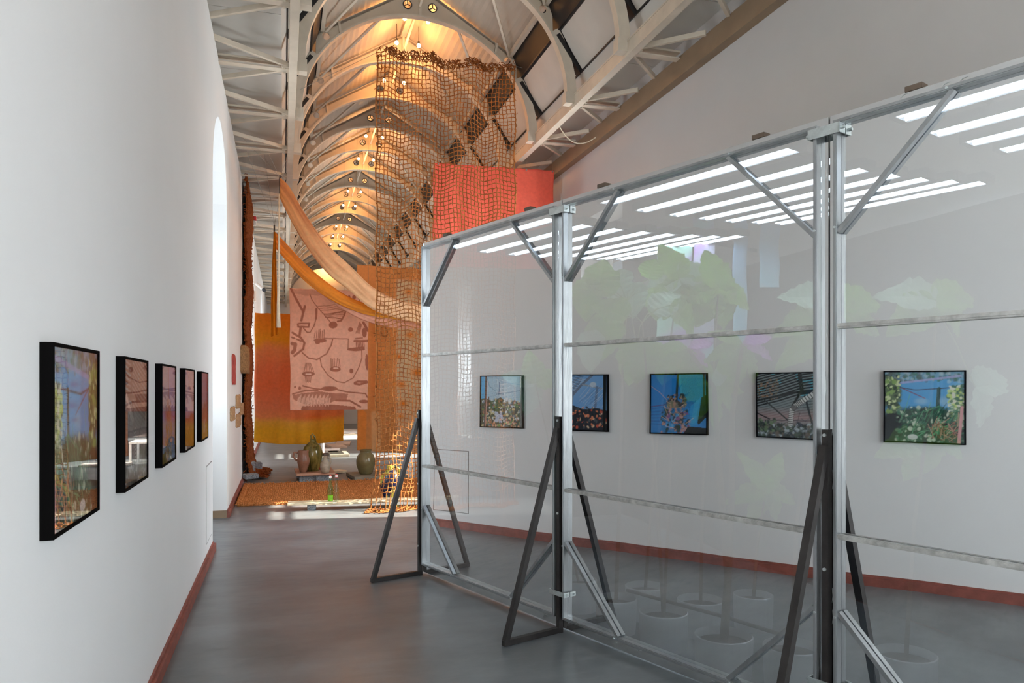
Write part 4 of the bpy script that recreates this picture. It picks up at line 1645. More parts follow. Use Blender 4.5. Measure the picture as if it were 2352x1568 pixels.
def el(x, y, rx, ry, rot=0):
    c.ell((x - 118) / 890, (y - 112) / 1362, rx / 890, ry / 1362, BR, 1, .12, rot)


c.poly(q((130, 118), (480, 130), (500, 180), (300, 190), (180, 170)), BR, .45)
st(26, (140, 120), (190, 220), (230, 300), (262, 365), (262, 400), (245, 470))
st(26, (288, 310), (268, 380))
st(10, (348, 175), (370, 240), (430, 320), (500, 400), (570, 480))
st(26, (415, 335), (408, 440))
st(13, (408, 440), (385, 530), (345, 600), (310, 600), (270, 555))
st(20, (215, 505), (330, 500), (325, 540), (210, 540), (205, 510))
st(28, (238, 555), (228, 640))
st(24, (150, 608), (240, 660), (285, 720), (270, 790), (170, 865))
el(160, 665, 28, 12, .2)
el(225, 690, 40, 12, .3)
st(40, (150, 730), (185, 735), (175, 800), (150, 830))
for k, yy in enumerate((305, 330, 352, 392, 410, 425)):
    st(7, (430 + 18 * k, yy), (520 + 8 * k, yy - 6), (640 - 6 * k, yy - 28 + 3 * k), (720, yy - 20))
st(12, (500, 395), (600, 385), (730, 345))
st(12, (510, 425), (600, 430), (700, 440))
el(600, 512, 52, 42)
st(20, (650, 470), (690, 460), (725, 400), (745, 345))
st(9, (455, 560), (450, 660))
for k in range(6):
    st(9, (400 + 20 * k, 590 - 10 * (k % 3)), (392 + 22 * k, 665))
el(460, 690, 78, 26)
el(430, 715, 30, 16)
st(11, (500, 664), (780, 666), (778, 780))
st(15, (600, 670), (585, 740), (530, 840), (420, 905), (330, 890), (260, 830))
el(800, 558, 30, 28)
st(24, (780, 785), (870, 795), (960, 780), (950, 760), (860, 775), (790, 780))
for k in range(6):
    st(11, (870 + 18 * k, 695), (875 + 18 * k, 765))
st(26, (850, 688), (1000, 685))
st(14, (860, 662), (940, 650))
for k in range(4):
    st(9, (862 + 14 * k, 600), (905 + 6 * k, 470 + 10 * k))
st(30, (945, 475), (1000, 570))
el(960, 590, 30, 60, -.3)
for x, w in ((740, 22), (790, 16), (845, 24), (900, 16)):
    el(x, 190, w, 26)
st(12, (905, 170), (905, 240))
st(12, (455, 890), (470, 980), (540, 1080), (640, 1150), (730, 1165), (830, 1110), (900, 980), (935, 880), (935, 800))
el(625, 1010, 66, 34)
c.ell((630 - 118) / 890, (1000 - 112) / 1362, 34 / 890, 10 / 1362, S(206, 170, 150), 1, .2)
for k in range(6):
    st(9, (580 + 18 * k, 890 + 8 * (k % 2)), (578 + 20 * k, 985))
el(808, 1030, 24, 30)
el(320, 1066, 76, 30)
c.ell((320 - 118) / 890, (1068 - 112) / 1362, 40 / 890, 9 / 1362, S(206, 170, 150), 1, .2)
for k in range(6):
    st(8, (295 + 10 * k, 945), (270 + 22 * k, 1045))
for k in range(5):
    st(9, (285 + 16 * k, 1090), (295 + 12 * k, 1160 - 8 * (k % 2)))
st(26, (850, 1175), (900, 1185), (995, 1160), (985, 1150), (880, 1152), (850, 1165))
el(992, 930, 22, 100)
el(175, 1212, 14, 14)
el(226, 1226, 18, 22)
st(16, (260, 1200), (380, 1230), (480, 1240), (560, 1220), (640, 1240), (760, 1270), (980, 1290), (1000, 1330))
st(16, (150, 1290), (300, 1250), (430, 1250))
el(560, 1232, 100, 30)
c.poly(q((150, 1300), (440, 1260), (560, 1280), (780, 1290), (760, 1360), (620, 1370), (560, 1400), (420, 1420), (260, 1400), (160, 1350)), BR, .85)
st(22, (640, 1365), (800, 1370), (920, 1440))
c.poly(q((250, 1430), (420, 1410), (600, 1410), (860, 1440), (870, 1475), (240, 1475)), BR)
for k in range(34):
    x = 200 + 11 * k
    c.line(q((x, 1400 + 14 * (k % 3)), (x + 12, 1340 - 14 * (k % 4))), 6 / 890, S(206, 170, 150), .9)
el(960, 1380, 60, 22)
cloth('printed_cloth', ((665, 661), (846, 668), (845, 940), (667, 942)), 13.9, c, 'pink brown cloth with brush drawn eyes and lines, hanging centrally', 'cloth', GC, .014, 3, 4)


# sashes: gathered cloth bands draped across the hall
def sash(name, Y, stations, colf, lab, bulge=0.06, nw=15, nsub=8, rot=0.0):
    ps = np.array(stations, float)
    n = len(ps)
    tt = np.linspace(0, n - 1, (n - 1) * nsub + 1)

    def cr(col, t):
        i = int(min(max(math.floor(t), 0), n - 2))
        f = t - i
        p0, p1, p2, p3 = [ps[min(max(i + k, 0), n - 1), col] for k in (-1, 0, 1, 2)]
        return 0.5 * ((2 * p1) + (-p0 + p2) * f + (2 * p0 - 5 * p1 + 4 * p2 - p3) * f * f + (-p0 + 3 * p1 - 3 * p2 + p3) * f ** 3)
    nu = len(tt)
    P = np.zeros((nu, nw, 3))
    cols = np.zeros((nw, nu, 3))
    nz = vnoise(nw, nu, 3, nu / 8, 3)
    nz2 = vnoise(nw, nu, 8, nu / 14, 3)
    for i, t in enumerate(tt):
        x, yt, yb = cr(0, t), cr(1, t), cr(2, t)
        for j in range(nw):
            w = j / (nw - 1)
            a = (w - .5) * PI * 0.9
            yy = (yt + yb) / 2 + math.sin(a) / math.sin(PI * .45) * (yb - yt) / 2
            q_ = atY(x, yy, Y)
            P[i, j] = q_
            P[i, j, 1] += -bulge * math.cos(a) + 0.012 * math.sin(j * 2.1 + i * .15)
            cols[j, i] = colf(t / (n - 1), w, nz[j, i], nz2[j, i])
    cv = Canvas(nw, nu, (0, 0, 0))
    cv.a = cols
    m = MB()
    m.grid(P)
    return m, cv, P


def mixc(a, b, t):
    t = min(max(t, 0), 1)
    return [p + (r - p) * t for p, r in zip(a, b)]


m, cv, P = sash('tan_draped_cloth', 12.2, [(643, 408, 455), (665, 430, 500), (700, 490, 560), (750, 560, 625), (800, 607, 665), (850, 655, 707), (900, 683, 727), (960, 700, 742), (1010, 705, 748)],
                lambda t, w, a, b: mixc(mixc(S(188, 118, 56), S(212, 178, 138), t * 1.3), S(160, 92, 50), max(0, (b - .5) * 3)), 'x')
o = m.build('tan_draped_cloth', M['cloth'], None, True, origin=tuple(P[0, 0]), solid=.006)
paint(o, cv, gain=1.4)
tag(o, 'pale tan gathered sash sweeping down from upper left to the net', 'sash', 'gathered cloth sashes')
ts_ = o
m = MB()
e0 = P[0, 0]
m.tube([tuple(P[0, 0] + V3((0, 0, .03))), tuple(P[0, -1])], .012, 6)
m.build('end_rod', M['cord'], o)
m = MB()
k0 = P[0, 0]
for dx, dz in ((-.6, 1.0), (-.25, 1.0), (.15, .9), (-.45, .95)):
    m.tube([tuple(k0), (k0[0] + dx * .9, k0[1] + dx * .8, min(5.3, k0[2] + dz))], .0022, 4)
m.each('hanging_wire', M['cable'], o)
m = MB()
tail = [atY(641, 445, 12.1), atY(641, 560, 12.1), atY(640, 650, 12.1), atY(639, 700, 12.1), atY(640, 752, 12.1)]
m.tube([tuple(p) for p in tail], [.012, .014, .017, .022, .034], 8)
m.build('white_tail', M['whitecord'], o, smooth=True)['label'] = 'white cotton tail hanging straight down'

m, cv, P = sash('orange_draped_cloth', 12.4, [(630, 531, 566), (660, 562, 602), (700, 605, 645), (750, 648, 682), (800, 681, 708), (850, 701, 724), (900, 714, 732), (940, 722, 736), (985, 728, 740)],
                lambda t, w, a, b: mixc(mixc(S(204, 108, 14), S(206, 140, 22), t * 1.2 * (0.3 + w)), S(150, 72, 10), max(0, (b - .52) * 3)), 'x')
o = m.build('orange_draped_cloth', M['cloth'], None, True, origin=tuple(P[0, 0]), solid=.006)
paint(o, cv, gain=1.4)
tag(o, 'orange gathered sash with a hanging tail, below the tan one', 'sash', 'gathered cloth sashes')
m = MB()
m.tube([tuple(P[0, 0] + V3((0, 0, .1))), tuple(P[0, -1])], .012, 6)
m.build('end_rod', M['cord'], o)
m = MB()
k0 = P[0, 0] + V3((0, 0, .1))
for dx, dz in ((-.5, 1.0), (.2, .9), (-.2, 1.2)):
    m.tube([tuple(k0), (k0[0] + dx * .8, k0[1] + dx, min(5.3, k0[2] + dz))], .0022, 4)
m.each('hanging_wire', M['cable'], o)
cv2 = Canvas(60, 9, S(190, 104, 14))
cv2.tint(.15, 10, 2)
Pt = np.zeros((9, 60, 3))
for j in range(60):
    y = 533 + (770 - 533) * j / 59
    hw = np.interp(y, [533, 600, 700, 760, 770], [1.5, 4.5, 7, 8, 8.5])
    cx_ = np.interp(y, [533, 600, 700, 770], [630.5, 630, 629.5, 631])
    for i in range(9):
        p = atY(cx_ + hw * (i - 4) / 4, y + (4 - i) * .8 * (y > 740), 12.3)
        Pt[i, j] = p
        Pt[i, j, 1] += .02 * math.sin(i * 1.4)
m = MB()
m.grid(Pt)
tl_ = m.build('tail', M['cloth'], o, True, solid=.006)
paint(tl_, cv2)

m, cv, P = sash('pink_draped_cloth', 12.5, [(690, 612, 622), (740, 660, 676), (790, 694, 712), (840, 716, 737), (900, 731, 752), (950, 736, 754), (1000, 734, 750)],
                lambda t, w, a, b: mixc(S(196, 142, 118), S(168, 104, 80), max(0, (b - .45) * 2.4)), 'x', bulge=.04)
o = m.build('pink_draped_cloth', M['cloth'], None, True, origin=tuple(P[0, 0]), solid=.006)
paint(o, cv, gain=1.4)
tag(o, 'thin dusty pink sash lying along the underside of the orange one', 'sash', 'gathered cloth sashes')

# ------------------------------------------------------------------ coir net
YN = 9.95
net = thing('coir_net', (1.2 + 0.9, YN, 0), 'tall coarse coir net hanging from roof to floor beside the panels', 'net')
XL, XR = float(atY(866, 500, YN)[0]), float(atY(1180, 300, YN)[0])
ZT_ = float(atY(860, 118, YN)[2])
rg = np.random.RandomState(3)
NVS, NHS = 37, 104


def net_pt(u, v):
    """u across 0..1, v from the top 0..1; drags on the floor towards the viewer at the bottom"""
    z = ZT_ * (1 - v)
    x = XL + (XR - XL) * u
    y = YN + 0.05 * math.sin(u * 17 + v * 3) * (0.4 + v) + 0.03 * math.sin(u * 41 + 1)
    x += 0.012 * math.sin(v * 40 + u * 9)
    z += 0.025 * math.sin(u * 21 + v * 6) + 0.02 * math.sin(u * 9 + v * 31)
    if z < 0.55:
        k = (0.55 - z) / 0.55
        y -= 0.22 * k * k + 0.15 * k ** 4
        x -= 0.14 * k * k * (1 - u) * 1.4
        z = max(z, 0.012)
    if v > 0.97:
        z = 0.015
    return (x, y, z)


nzv = rg.rand(NVS + 1, 160) - .5
nzh = rg.rand(NHS + 1, 90) - .5
m = MB()
for i in range(NVS + 1):
    pts = []
    for j in range(150):
        v = j / 149
        p = net_pt(min(1, max(0, i / NVS + nzv[i, j] * .006)), v)
        pts.append((p[0], p[1] + (0.006 if j % 2 else -0.006), p[2] + .002 * (i % 3)))
    r0 = .0062 if i not in (0, NVS) else .011
    m.tube(pts, [r0 * (0.8 + .5 * abs(nzv[i, j])) for j in range(150)], 4, cap=False)
m.build('vertical_cord', M['coir'], net)
m = MB()
for i in range(NHS + 1):
    pts = []
    v = i / NHS
    for j in range(75):
        u = j / 74
        p = net_pt(u, min(1, max(0, v + nzh[i, j] * .0022)))
        pts.append((p[0], p[1] + (-0.006 if j % 2 else 0.006), p[2]))
    m.tube(pts, [.0066 * (0.75 + .6 * abs(nzh[i, j])) for j in range(75)], 4, cap=False)
m.build('horizontal_cord', M['coir'], net)
# knotted top edge with loose fibre ends
m = MB()
for k in range(520):
    u = rg.rand()
    b = V3(net_pt(u, 0.0)) + V3((0, rg.uniform(-.03, .03), rg.uniform(-.07, .05)))
    d = rg.uniform(-1, 1, 3)
    d[2] = d[2] * .8
    d = d / np.linalg.norm(d) * rg.uniform(.03, .09)
    m.tube([tuple(b - d / 2), tuple(b + V3((0, 0, .012))), tuple(b + d / 2)], .0055, 4)
tag(m.build('frayed_edge', M['coirdark'], net), kind='stuff')
m = MB()
for k in range(260):
    v = rg.rand()
    b = V3(net_pt(rg.choice((0.0, 1.0)), v))
    d = rg.uniform(-1, 1, 3)
    d = d / np.linalg.norm(d) * rg.uniform(.015, .045)
    m.tube([tuple(b), tuple(b + d)], .004, 4)
tag(m.build('frayed_side', M['coirdark'], net), kind='stuff')
m = MB()
for k in range(420):
    u = rg.rand()
    b = V3(net_pt(u, rg.uniform(.975, 1)))
    d = rg.uniform(-1, 1, 3)
    d[2] = abs(d[2]) * .3
    d = d / np.linalg.norm(d) * rg.uniform(.03, .08)
    m.tube([tuple(b), tuple(b + d / 2 + V3((0, 0, .012))), tuple(b + d)], .006, 4)
tag(m.build('frayed_hem', M['coir'], net), kind='stuff')
m = MB()
m.tube([net_pt(1, 0), (3.45, YN + .05, ZT_ + .03)], .004, 5)
m.tube([net_pt(0, 0), (.2, YN - .3, 5.3)], .003, 5)
m.each('hanging_wire', M['cable'], net)

# ------------------------------------------------------------------ coir mat on the floor
mx0, mx1, my0, my1 = -0.60, 2.9, 10.68, 12.9
nx_, ny_ = 230, 110
P = np.zeros((nx_, ny_, 3))
xx = np.linspace(mx0, mx1, nx_)[:, None]
yy = np.linspace(my0, my1, ny_)[None, :]
jit = rg.rand(nx_, ny_)
P[..., 0] = xx + .006 * (jit - .5)
P[..., 1] = yy + .012 * np.sin(xx * 9) + .01 * (rg.rand(nx_, ny_) - .5)
P[..., 2] = .022 + .012 * np.sin(yy * 2 * PI / .062 + (np.arange(nx_) % 2)[:, None] * PI) + .012 * rg.rand(nx_, ny_)
P[0, :, 2] = P[-1, :, 2] = .002
P[:, 0, 2] = P[:, -1, 2] = .002
m = MB()
m.grid(P)
mt = m.build('coir_mat', M['mat'], None, False, origin=((mx0 + mx1) / 2, (my0 + my1) / 2, 0))
tag(mt, 'flat brown woven coir mat lying across the floor by left wall', 'mat')
m = MB()
for k in range(5):
    m.tube([(mx0 - .0 + .012 * k, my0 + (my1 - my0) * j / 30, .03 + .006 * math.sin(j * 1.7 + k)) for j in range(31)], .016, 5)
m.build('bound_edge', M['mat'], mt)
m = MB()
for k in range(900):
    b = V3((rg.uniform(mx0, mx1), rg.choice((my0, my1)) + rg.uniform(-.02, .02), .02))
    d = rg.uniform(-1, 1, 3)
    d[2] = abs(d[2]) * .5
    d = d / np.linalg.norm(d) * rg.uniform(.02, .06)
    m.tube([tuple(b), tuple(b + d)], .005, 4)
tag(m.build('fibre_fringe', M['mat'], mt), kind='stuff')

# ------------------------------------------------------------------ coir strip down the left wall
t = thing('coir_strip', (WL, 14.4, 0), 'long red brown coir strip hanging down the left wall onto floor', 'hanging')
ys0, ys1 = 13.35, 15.6
P = np.zeros((26, 150, 3))
for i in range(26):
    u = i / 25
    for j in range(150):
        v = j / 149
        e_ = 0.04 * math.sin(v * 60 + i) * (u in (0, 1))
        P[i, j] = (WL + .05 + .03 * rg.rand() + .02 * math.sin(v * 23), ys0 + (ys1 - ys0) * u + e_ + .06 * math.sin(v * 7), 5.2 - 5.15 * v)
        if v > .9:
            k = (v - .9) / .1
            P[i, j, 0] += .12 * k * k
m = MB()
m.grid(P)
m.build('hanging_length', M['coirstrip'], t, solid=.03)
m = MB()
P = np.zeros((30, 26, 3))
for i in range(30):
    for j in range(26):
        u, v = i / 29, j / 25
        edge = .05 * math.sin(i * 1.3) + .04 * rg.rand()
        P[i, j] = (WL + .08 + (.26 + edge * 1.5) * v, 13.75 + 1.7 * u + .25 * v * math.sin(u * 5), .03 + .03 * rg.rand() + .05 * (1 - v) ** 2)
m.grid(P)
m.build('floor_spill', M['coirstrip'], t, solid=.03)
m = MB()
for k in range(500):
    a = rg.rand()
    b = V3((WL + .06, rg.choice((ys0, ys1)) + rg.uniform(-.03, .03), 5.2 * a))
    d = rg.uniform(-1, 1, 3)
    d = d / np.linalg.norm(d) * rg.uniform(.02, .06)
    m.tube([tuple(b), tuple(b + d)], .006, 4)
tag(m.build('loose_fibre', M['coirstrip'], t), kind='stuff')
for i, (px, py, s, rz_, lab) in enumerate(((588, 1073, (.2, .14, .12), .3, 'grey stone lying flat on the coir spill'), (578, 1082, (.07, .16, .2), -.4, 'upright grey stone on the coir spill'), (576, 1095, (.24, .12, .08), .5, 'long grey stone at the near end of the coir spill'))):
    p = atZ(px, py, .1)
    m = MB()
    m.box((p[0], p[1], .075 + s[2] / 2), s, Matrix.Rotation(rz_, 3, 'Z') @ Matrix.Rotation(.12, 3, 'X'))
    o = m.build('stone', M['granite'], None, origin=(p[0], p[1], .075), bevel=.012)
    tag(o, lab, 'stone', 'stones weighing down the coir strip')


# pieces fixed to the left wall
def wall_piece(name, x0, x1, y0, y1, matk, lab, th=.05, rough=.02, xw=WL):
    a, b = atX(x0, (y0 + y1) / 2, xw), atX(x1, (y0 + y1) / 2, xw)
    f0 = atX((x0 + x1) / 2, y0, xw)
    f1 = atX((x0 + x1) / 2, y1, xw)
    n = 12
    m = MB()
    P = np.zeros((7, n, 3))
    for j in range(n):
        t_ = j / (n - 1)
        taper = min(1, 5 * min(t_, 1 - t_) + .75)
        for i in range(7):
            w = i / 6 - .5
            P[i, j] = (xw + th * math.cos(w * PI * .9) ** .35 + rg.uniform(-.5, .5) * rough * .5,
                       (a[1] + b[1]) / 2 + (b[1] - a[1]) * w * taper + rg.uniform(-1, 1) * rough,
                       f0[2] + (f1[2] - f0[2]) * t_)
    P[0, :, 0] = P[-1, :, 0] = xw + .003
    P[:, 0, 0] = np.minimum(P[:, 0, 0], xw + th * .6)
    m.grid(P)
    o = m.build(name, M[matk], None, True, origin=(xw, (a[1] + b[1]) / 2, f1[2]), solid=.006)
    tag(o, lab, 'fragment', 'fragments fixed to the left wall')


wall_piece('red_wood_piece', 532, 539, 814, 883, 'redwood', 'slim red painted wood piece fixed upright on left wall', .025, .012)
wall_piece('driftwood_piece', 552, 558.5, 794, 858, 'bark', 'brown driftwood length fixed upright beside the coir strip', .12, .015)
for i, (a_, b_, c_, d_, lab) in enumerate(((528, 537, 934, 965, 'leftmost chipped clay tile fragment on left wall'), (541, 550, 906, 937, 'upper clay tile fragment of the wall cluster'),
                                           (551, 560, 924, 951, 'right clay tile fragment touching the coir strip'), (541, 551, 949, 979, 'lowest clay tile fragment of the wall cluster'))):
    wall_piece('clay_fragment', a_, b_, c_, d_, 'clay', lab, .03, .02)

# security camera, beacon, sensor on the left wall
p = atX(579, 645, WL)
t = thing('security_camera', tuple(p), 'small white security camera on bracket high on left wall', 'camera')
q0, q1 = p + V3((.09, -.04, -.06)), p + V3((.24, -.18, -.20))
MB().tube([tuple(p), tuple(p + V3((.06, 0, -.06))), tuple(q0)], .016, 8).build('bracket', M['plastic'], t)
MB().tube([tuple(q0), tuple(q1)], .038, 10).build('body', M['plastic'], t)
MB().tube([tuple(q1), tuple(q1 + (q1 - q0) * .22)], .042, 10).build('lens_hood', M['darkplastic'], t)
p = atX(573, 446, WL)
t = thing('alarm_beacon', (p[0], p[1], 5.0), 'red alarm beacon at the top of left wall by coir strip', 'alarm')
MB().lathe([(.05, 0), (.05, .04), (.03, .05)], (WL + .09, p[1], 4.98), 12).build('base', M['plastic'], t)
MB().lathe([(.045, .05), (.045, .12), (.03, .15), (1e-6, .16)], (WL + .09, p[1], 4.98), 12).build('lens', M['redplastic'], t)
MB().span((WL, p[1] - .06, 4.93), (WL + .13, p[1] + .06, 4.985)).build('bracket', M['plastic'], t)
p = atX(582, 680, WL)
o = MB().span((WL, p[1] - .06, p[2] - .12), (WL + .06, p[1] + .06, p[2] + .12)).build('wall_sensor', M['plastic'], None, origin=(WL, p[1], p[2]), bevel=.015)
tag(o, 'small white wall sensor below the security camera', 'sensor')

# ------------------------------------------------------------------ plank with bottles
PLZ = .10
a, b = atZ(660, 1157, PLZ), atZ(975, 1146, PLZ)
dirp = (b - a) / np.linalg.norm(b - a)
L_ = float(np.linalg.norm(b - a)) + .5
nrm = V3((-dirp[1], dirp[0], 0))
n = 30
m = MB()
P = np.zeros((n, 8, 3))
ring = [(0, .028), (0, 0), (.22, 0), (.22, .028)]
vs, fs = [], []
for i in range(n):
    s = L_ * i / (n - 1)
    for k, (w, z) in enumerate(ring):
        e_ = .012 * math.sin(i * 1.7 + k) if k < 2 else 0
        q_ = a + dirp * s + nrm * (w + e_)
        vs.append((q_[0], q_[1], PLZ - .028 + z + .006 * math.sin(i * .5)))
for i in range(n - 1):
    for k in range(4):
        k2 = (k + 1) % 4
        fs.append((i * 4 + k, (i + 1) * 4 + k, (i + 1) * 4 + k2, i * 4 + k2))
fs += [(0, 1, 2, 3), tuple((n - 1) * 4 + k for k in (3, 2, 1, 0))]
m.add(vs, fs)
o = m.build('plank', M['plank'], None, origin=tuple(a))
tag(o, 'pale rough plank raised on small blocks in front of coir mat', 'plank')
for i, s in enumerate((.3, L_ - .35)):
    q_ = a + dirp * s + nrm * .1
    o = MB().box((q_[0], q_[1], .034), (.11, .13, .068), Matrix.Rotation(.2 * i, 3, 'Z')).build('stone_block', M['granite'], None, origin=(q_[0], q_[1], 0), bevel=.006)
    tag(o, ['speckled stone block under the left end of plank', 'speckled stone block under the right end of plank, behind net'][i], 'block', 'blocks under the plank')


def bottle(px, glass, lab, hgt, liquid):
    s = (px - 660) / (975 - 660) * (L_ - .5)
    q_ = a + dirp * s + nrm * .11
    z0 = PLZ + .006
    t = thing('swing_top_bottle', (q_[0], q_[1], z0), lab, 'bottle', 'bottles standing on the plank')
    R = .038
    k = hgt / .30
    prof = [(R * .9, 0), (R, .012), (R, .15 * k), (R * .85, .175 * k), (R * .45, .215 * k), (R * .36, .265 * k), (R * .42, .27 * k), (R * .42, .285 * k)]
    if liquid is None:
        prof = [(R * .95, 0), (R, .012), (R * .98, .1 * k), (R * .75, .16 * k), (R * .42, .23 * k), (R * .36, .265 * k), (R * .42, .27 * k), (R * .42, .285 * k)]
    MB().lathe(prof, (q_[0], q_[1], z0), 20).build('glass', M[glass], t, smooth=True)
    if liquid:
        MB().lathe([(R * .88, .006), (R * .92, .07 * k), (1e-6, .07 * k)], (q_[0], q_[1], z0), 16).build('liquid', M['liquid'], t)
    sp_ = MB().lathe([(R * .4, .286 * k), (R * .5, .292 * k), (R * .5, .305 * k), (1e-6, .318 * k)], (q_[0], q_[1], z0), 12).build('stopper', M['porcelain'], t)
    MB().lathe([(R * .44, .281 * k), (R * .46, .287 * k), (R * .3, .3245 * k), (1e-6, .326 * k)], (q_[0], q_[1], z0), 12).build('rubber_cap', M['rubber'], sp_)
    m = MB()
    for sx in (-1, 1):
        m.tube([(q_[0] + sx * R * .55, q_[1] - .01, z0 + .235 * k), (q_[0] + sx * R * .62, q_[1] - .012, z0 + .28 * k), (q_[0] + sx * R * .3, q_[1], z0 + .31 * k)], .0022, 5)
    m.each('wire_bail', M['wire'], t)


bottle(756, 'bottlegreen', 'green swing top bottle part filled with yellow green liquid, on plank', .315, True)
bottle(770, 'bottleclear', 'clear empty swing top bottle on plank beside the green bottle', .325, None)

# ------------------------------------------------------------------ slab with jugs
SZ = .165
c0_, c1_ = atZ(681, 1090.6, SZ - .02), atZ(771, 1087.4, SZ - .02)
d_ = (c1_ - c0_) / np.linalg.norm(c1_ - c0_)
nd = V3((-d_[1], d_[0], 0))
Ls = float(np.linalg.norm(c1_ - c0_))


def sl(s, w):
    return c0_ + d_ * s + nd * w


def slab_box(name, cpt, size, rz_, matk, lab, cat, group, bev=.008):
    o = MB().box(cpt, size, Matrix.Rotation(rz_, 3, 'Z')).build(name, M[matk], None, origin=(cpt[0], cpt[1], cpt[2] - size[2] / 2), bevel=bev)
    tag(o, lab, cat, group)
    return o


ang = math.atan2(d_[1], d_[0])
q_ = sl(Ls / 2, .46)
slab_box('wooden_slab', (q_[0], q_[1], SZ - .02), (Ls, .92, .04), ang, 'slab', 'rough brown slab on stone blocks carrying jugs', 'slab', None)
for i, (s, w, sx, h_, lab) in enumerate(((.18, .18, .26, .06, 'grey stone block, left under the jug slab'), (.26, .16, .22, .08, 'x'), (Ls - .2, .16, .28, .14, 'speckled stone block under right of the jug slab'),
                                         (.2, .75, .3, .14, 'grey stone block under back left of the jug slab'))):
    if i == 1:
        continue
    q_ = sl(s, w)
    hh = .14
    slab_box('stone_block', (q_[0], q_[1], hh / 2), (sx, .18, hh), ang + .1 * i, 'granite', lab, 'block', 'blocks under the jug slab', .01)
q_ = sl(Ls + .05, 1.35)
slab_box('wooden_board', (q_[0], q_[1], .03), (.5, .25, .04), ang + .5, 'plank', 'short pale board on the floor behind the jug slab', 'board', None)


def vessel(name, px, py, prof, matk, lab, cat, zb, handle=None, parts=None, sxy=1, depth=None):
    p = atZ(px, py, zb)
    t = thing(name, (p[0], p[1], zb), lab, cat, 'stoneware on the floor slabs')
    MB().lathe(prof, (p[0], p[1], zb), 24, sxy, sxy).build('body', M[matk], t, smooth=True)
    if handle:
        m = MB()
        m.tube([(p[0] + x, p[1], zb + z) for x, z in handle], .018, 7)
        m.build('handle', M[matk], t, smooth=True)
    return t, p


zt = SZ
# left brown jug with two handles
vessel('brown_jug', 697, 1084, [(.055, 0), (.075, .06), (.10, .16), (.105, .22), (.088, .27), (.085, .33), (.092, .36), (.088, .37), (.07, .36)], 'brownware', 'brown two handled jug at left of slab', 'jug', zt,
       [(-.09, .33), (-.15, .34), (-.165, .28), (-.13, .22), (-.10, .20)])
m = MB()
# big green flagon
t, p = vessel('green_flagon', 718, 1081, [(.10, 0), (.12, .05), (.165, .2), (.17, .32), (.14, .42), (.08, .48), (.05, .50), (.04, .52), (.045, .54), (.03, .545)], 'green', 'large green glazed flagon with loop handle, tallest on slab', 'jug', zt,
              [(-.02, .52), (-.03, .60), (0, .635), (.035, .59), (.05, .49)])
m = MB()
m.tube([(p[0] + .03, p[1] - .12, zt + .41), (p[0] + .04, p[1] - .19, zt + .45)], [.022, .026], 10)
m.build('spout', M['green'], t, smooth=True)
# jar of red preserve behind
p = atZ(731, 1078.5, zt)
t = thing('preserve_jar', (p[0], p[1], zt), 'glass jar of red preserve behind the green flagon', 'jar', 'stoneware on the floor slabs')
MB().lathe([(.055, 0), (.06, .02), (.06, .2), (.04, .24), (.04, .27)], (p[0], p[1], zt), 16).build('glass', M['jarglass'], t, smooth=True)
MB().lathe([(.05, .008), (.054, .02), (.054, .19), (1e-6, .19)], (p[0], p[1], zt), 16).build('preserve', M['red'], t)
# glass jar with brown cover behind grey jug
p = atZ(746, 1080, zt)
t = thing('covered_jar', (p[0], p[1], zt), 'clear glass jar with brown cloth cover behind grey jug', 'jar', 'stoneware on the floor slabs')
MB().lathe([(.065, 0), (.07, .02), (.07, .22), (.055, .26)], (p[0], p[1], zt), 16).build('glass', M['jarglass'], t, smooth=True)
MB().lathe([(.062, .255), (.07, .262), (.066, .3), (1e-6, .305)], (p[0], p[1], zt), 14).build('cover', M['clip'], t)
# small grey jug
vessel('grey_jug', 747, 1085.5, [(.055, 0), (.07, .03), (.085, .10), (.08, .16), (.045, .21), (.035, .25), (.04, .275), (.03, .28)], 'greyware', 'small pale grey bottle necked jug, right on slab', 'jug', zt,
       [(.035, .25), (.08, .24), (.085, .18), (.07, .15)])

# urn on grey slab
p = atZ(843, 1093, .05)
slab_box('stone_slab', (p[0] + .2, p[1] + .25, .035), (.95, .8, .06), .1, 'greyslab', 'thin grey stone slab on the floor under the olive urn', 'slab', None)
vessel('olive_urn', 840, 1088, [(.10, 0), (.12, .03), (.165, .16), (.17, .24), (.145, .33), (.10, .375), (.095, .40), (.108, .42), (.105, .43), (.085, .42)], 'olive', 'olive stoneware urn standing alone on grey slab', 'urn', .065)
p = atZ(840, 1088, .065)
t_ = [o for o in COL.objects if o.name == 'olive_urn'][0]
MB().tube([(p[0] + .106 * math.cos(2 * PI * k / 24), p[1] + .106 * math.sin(2 * PI * k / 24), .065 + .425) for k in range(25)], .009, 6, cap=False).build('rim', M['olive'], t_, smooth=True)

# blue and yellow jug behind the net
vessel('blue_jug', 897, 1146, [(.08, 0), (.10, .04), (.145, .16), (.15, .26), (.12, .36), (.06, .42), (.045, .45), (.055, .47), (.04, .475)], 'blueware', 'blue and yellow glazed jug standing behind the net', 'jug', .035,
       [(.05, .45), (.11, .43), (.14, .36), (.12, .31)])

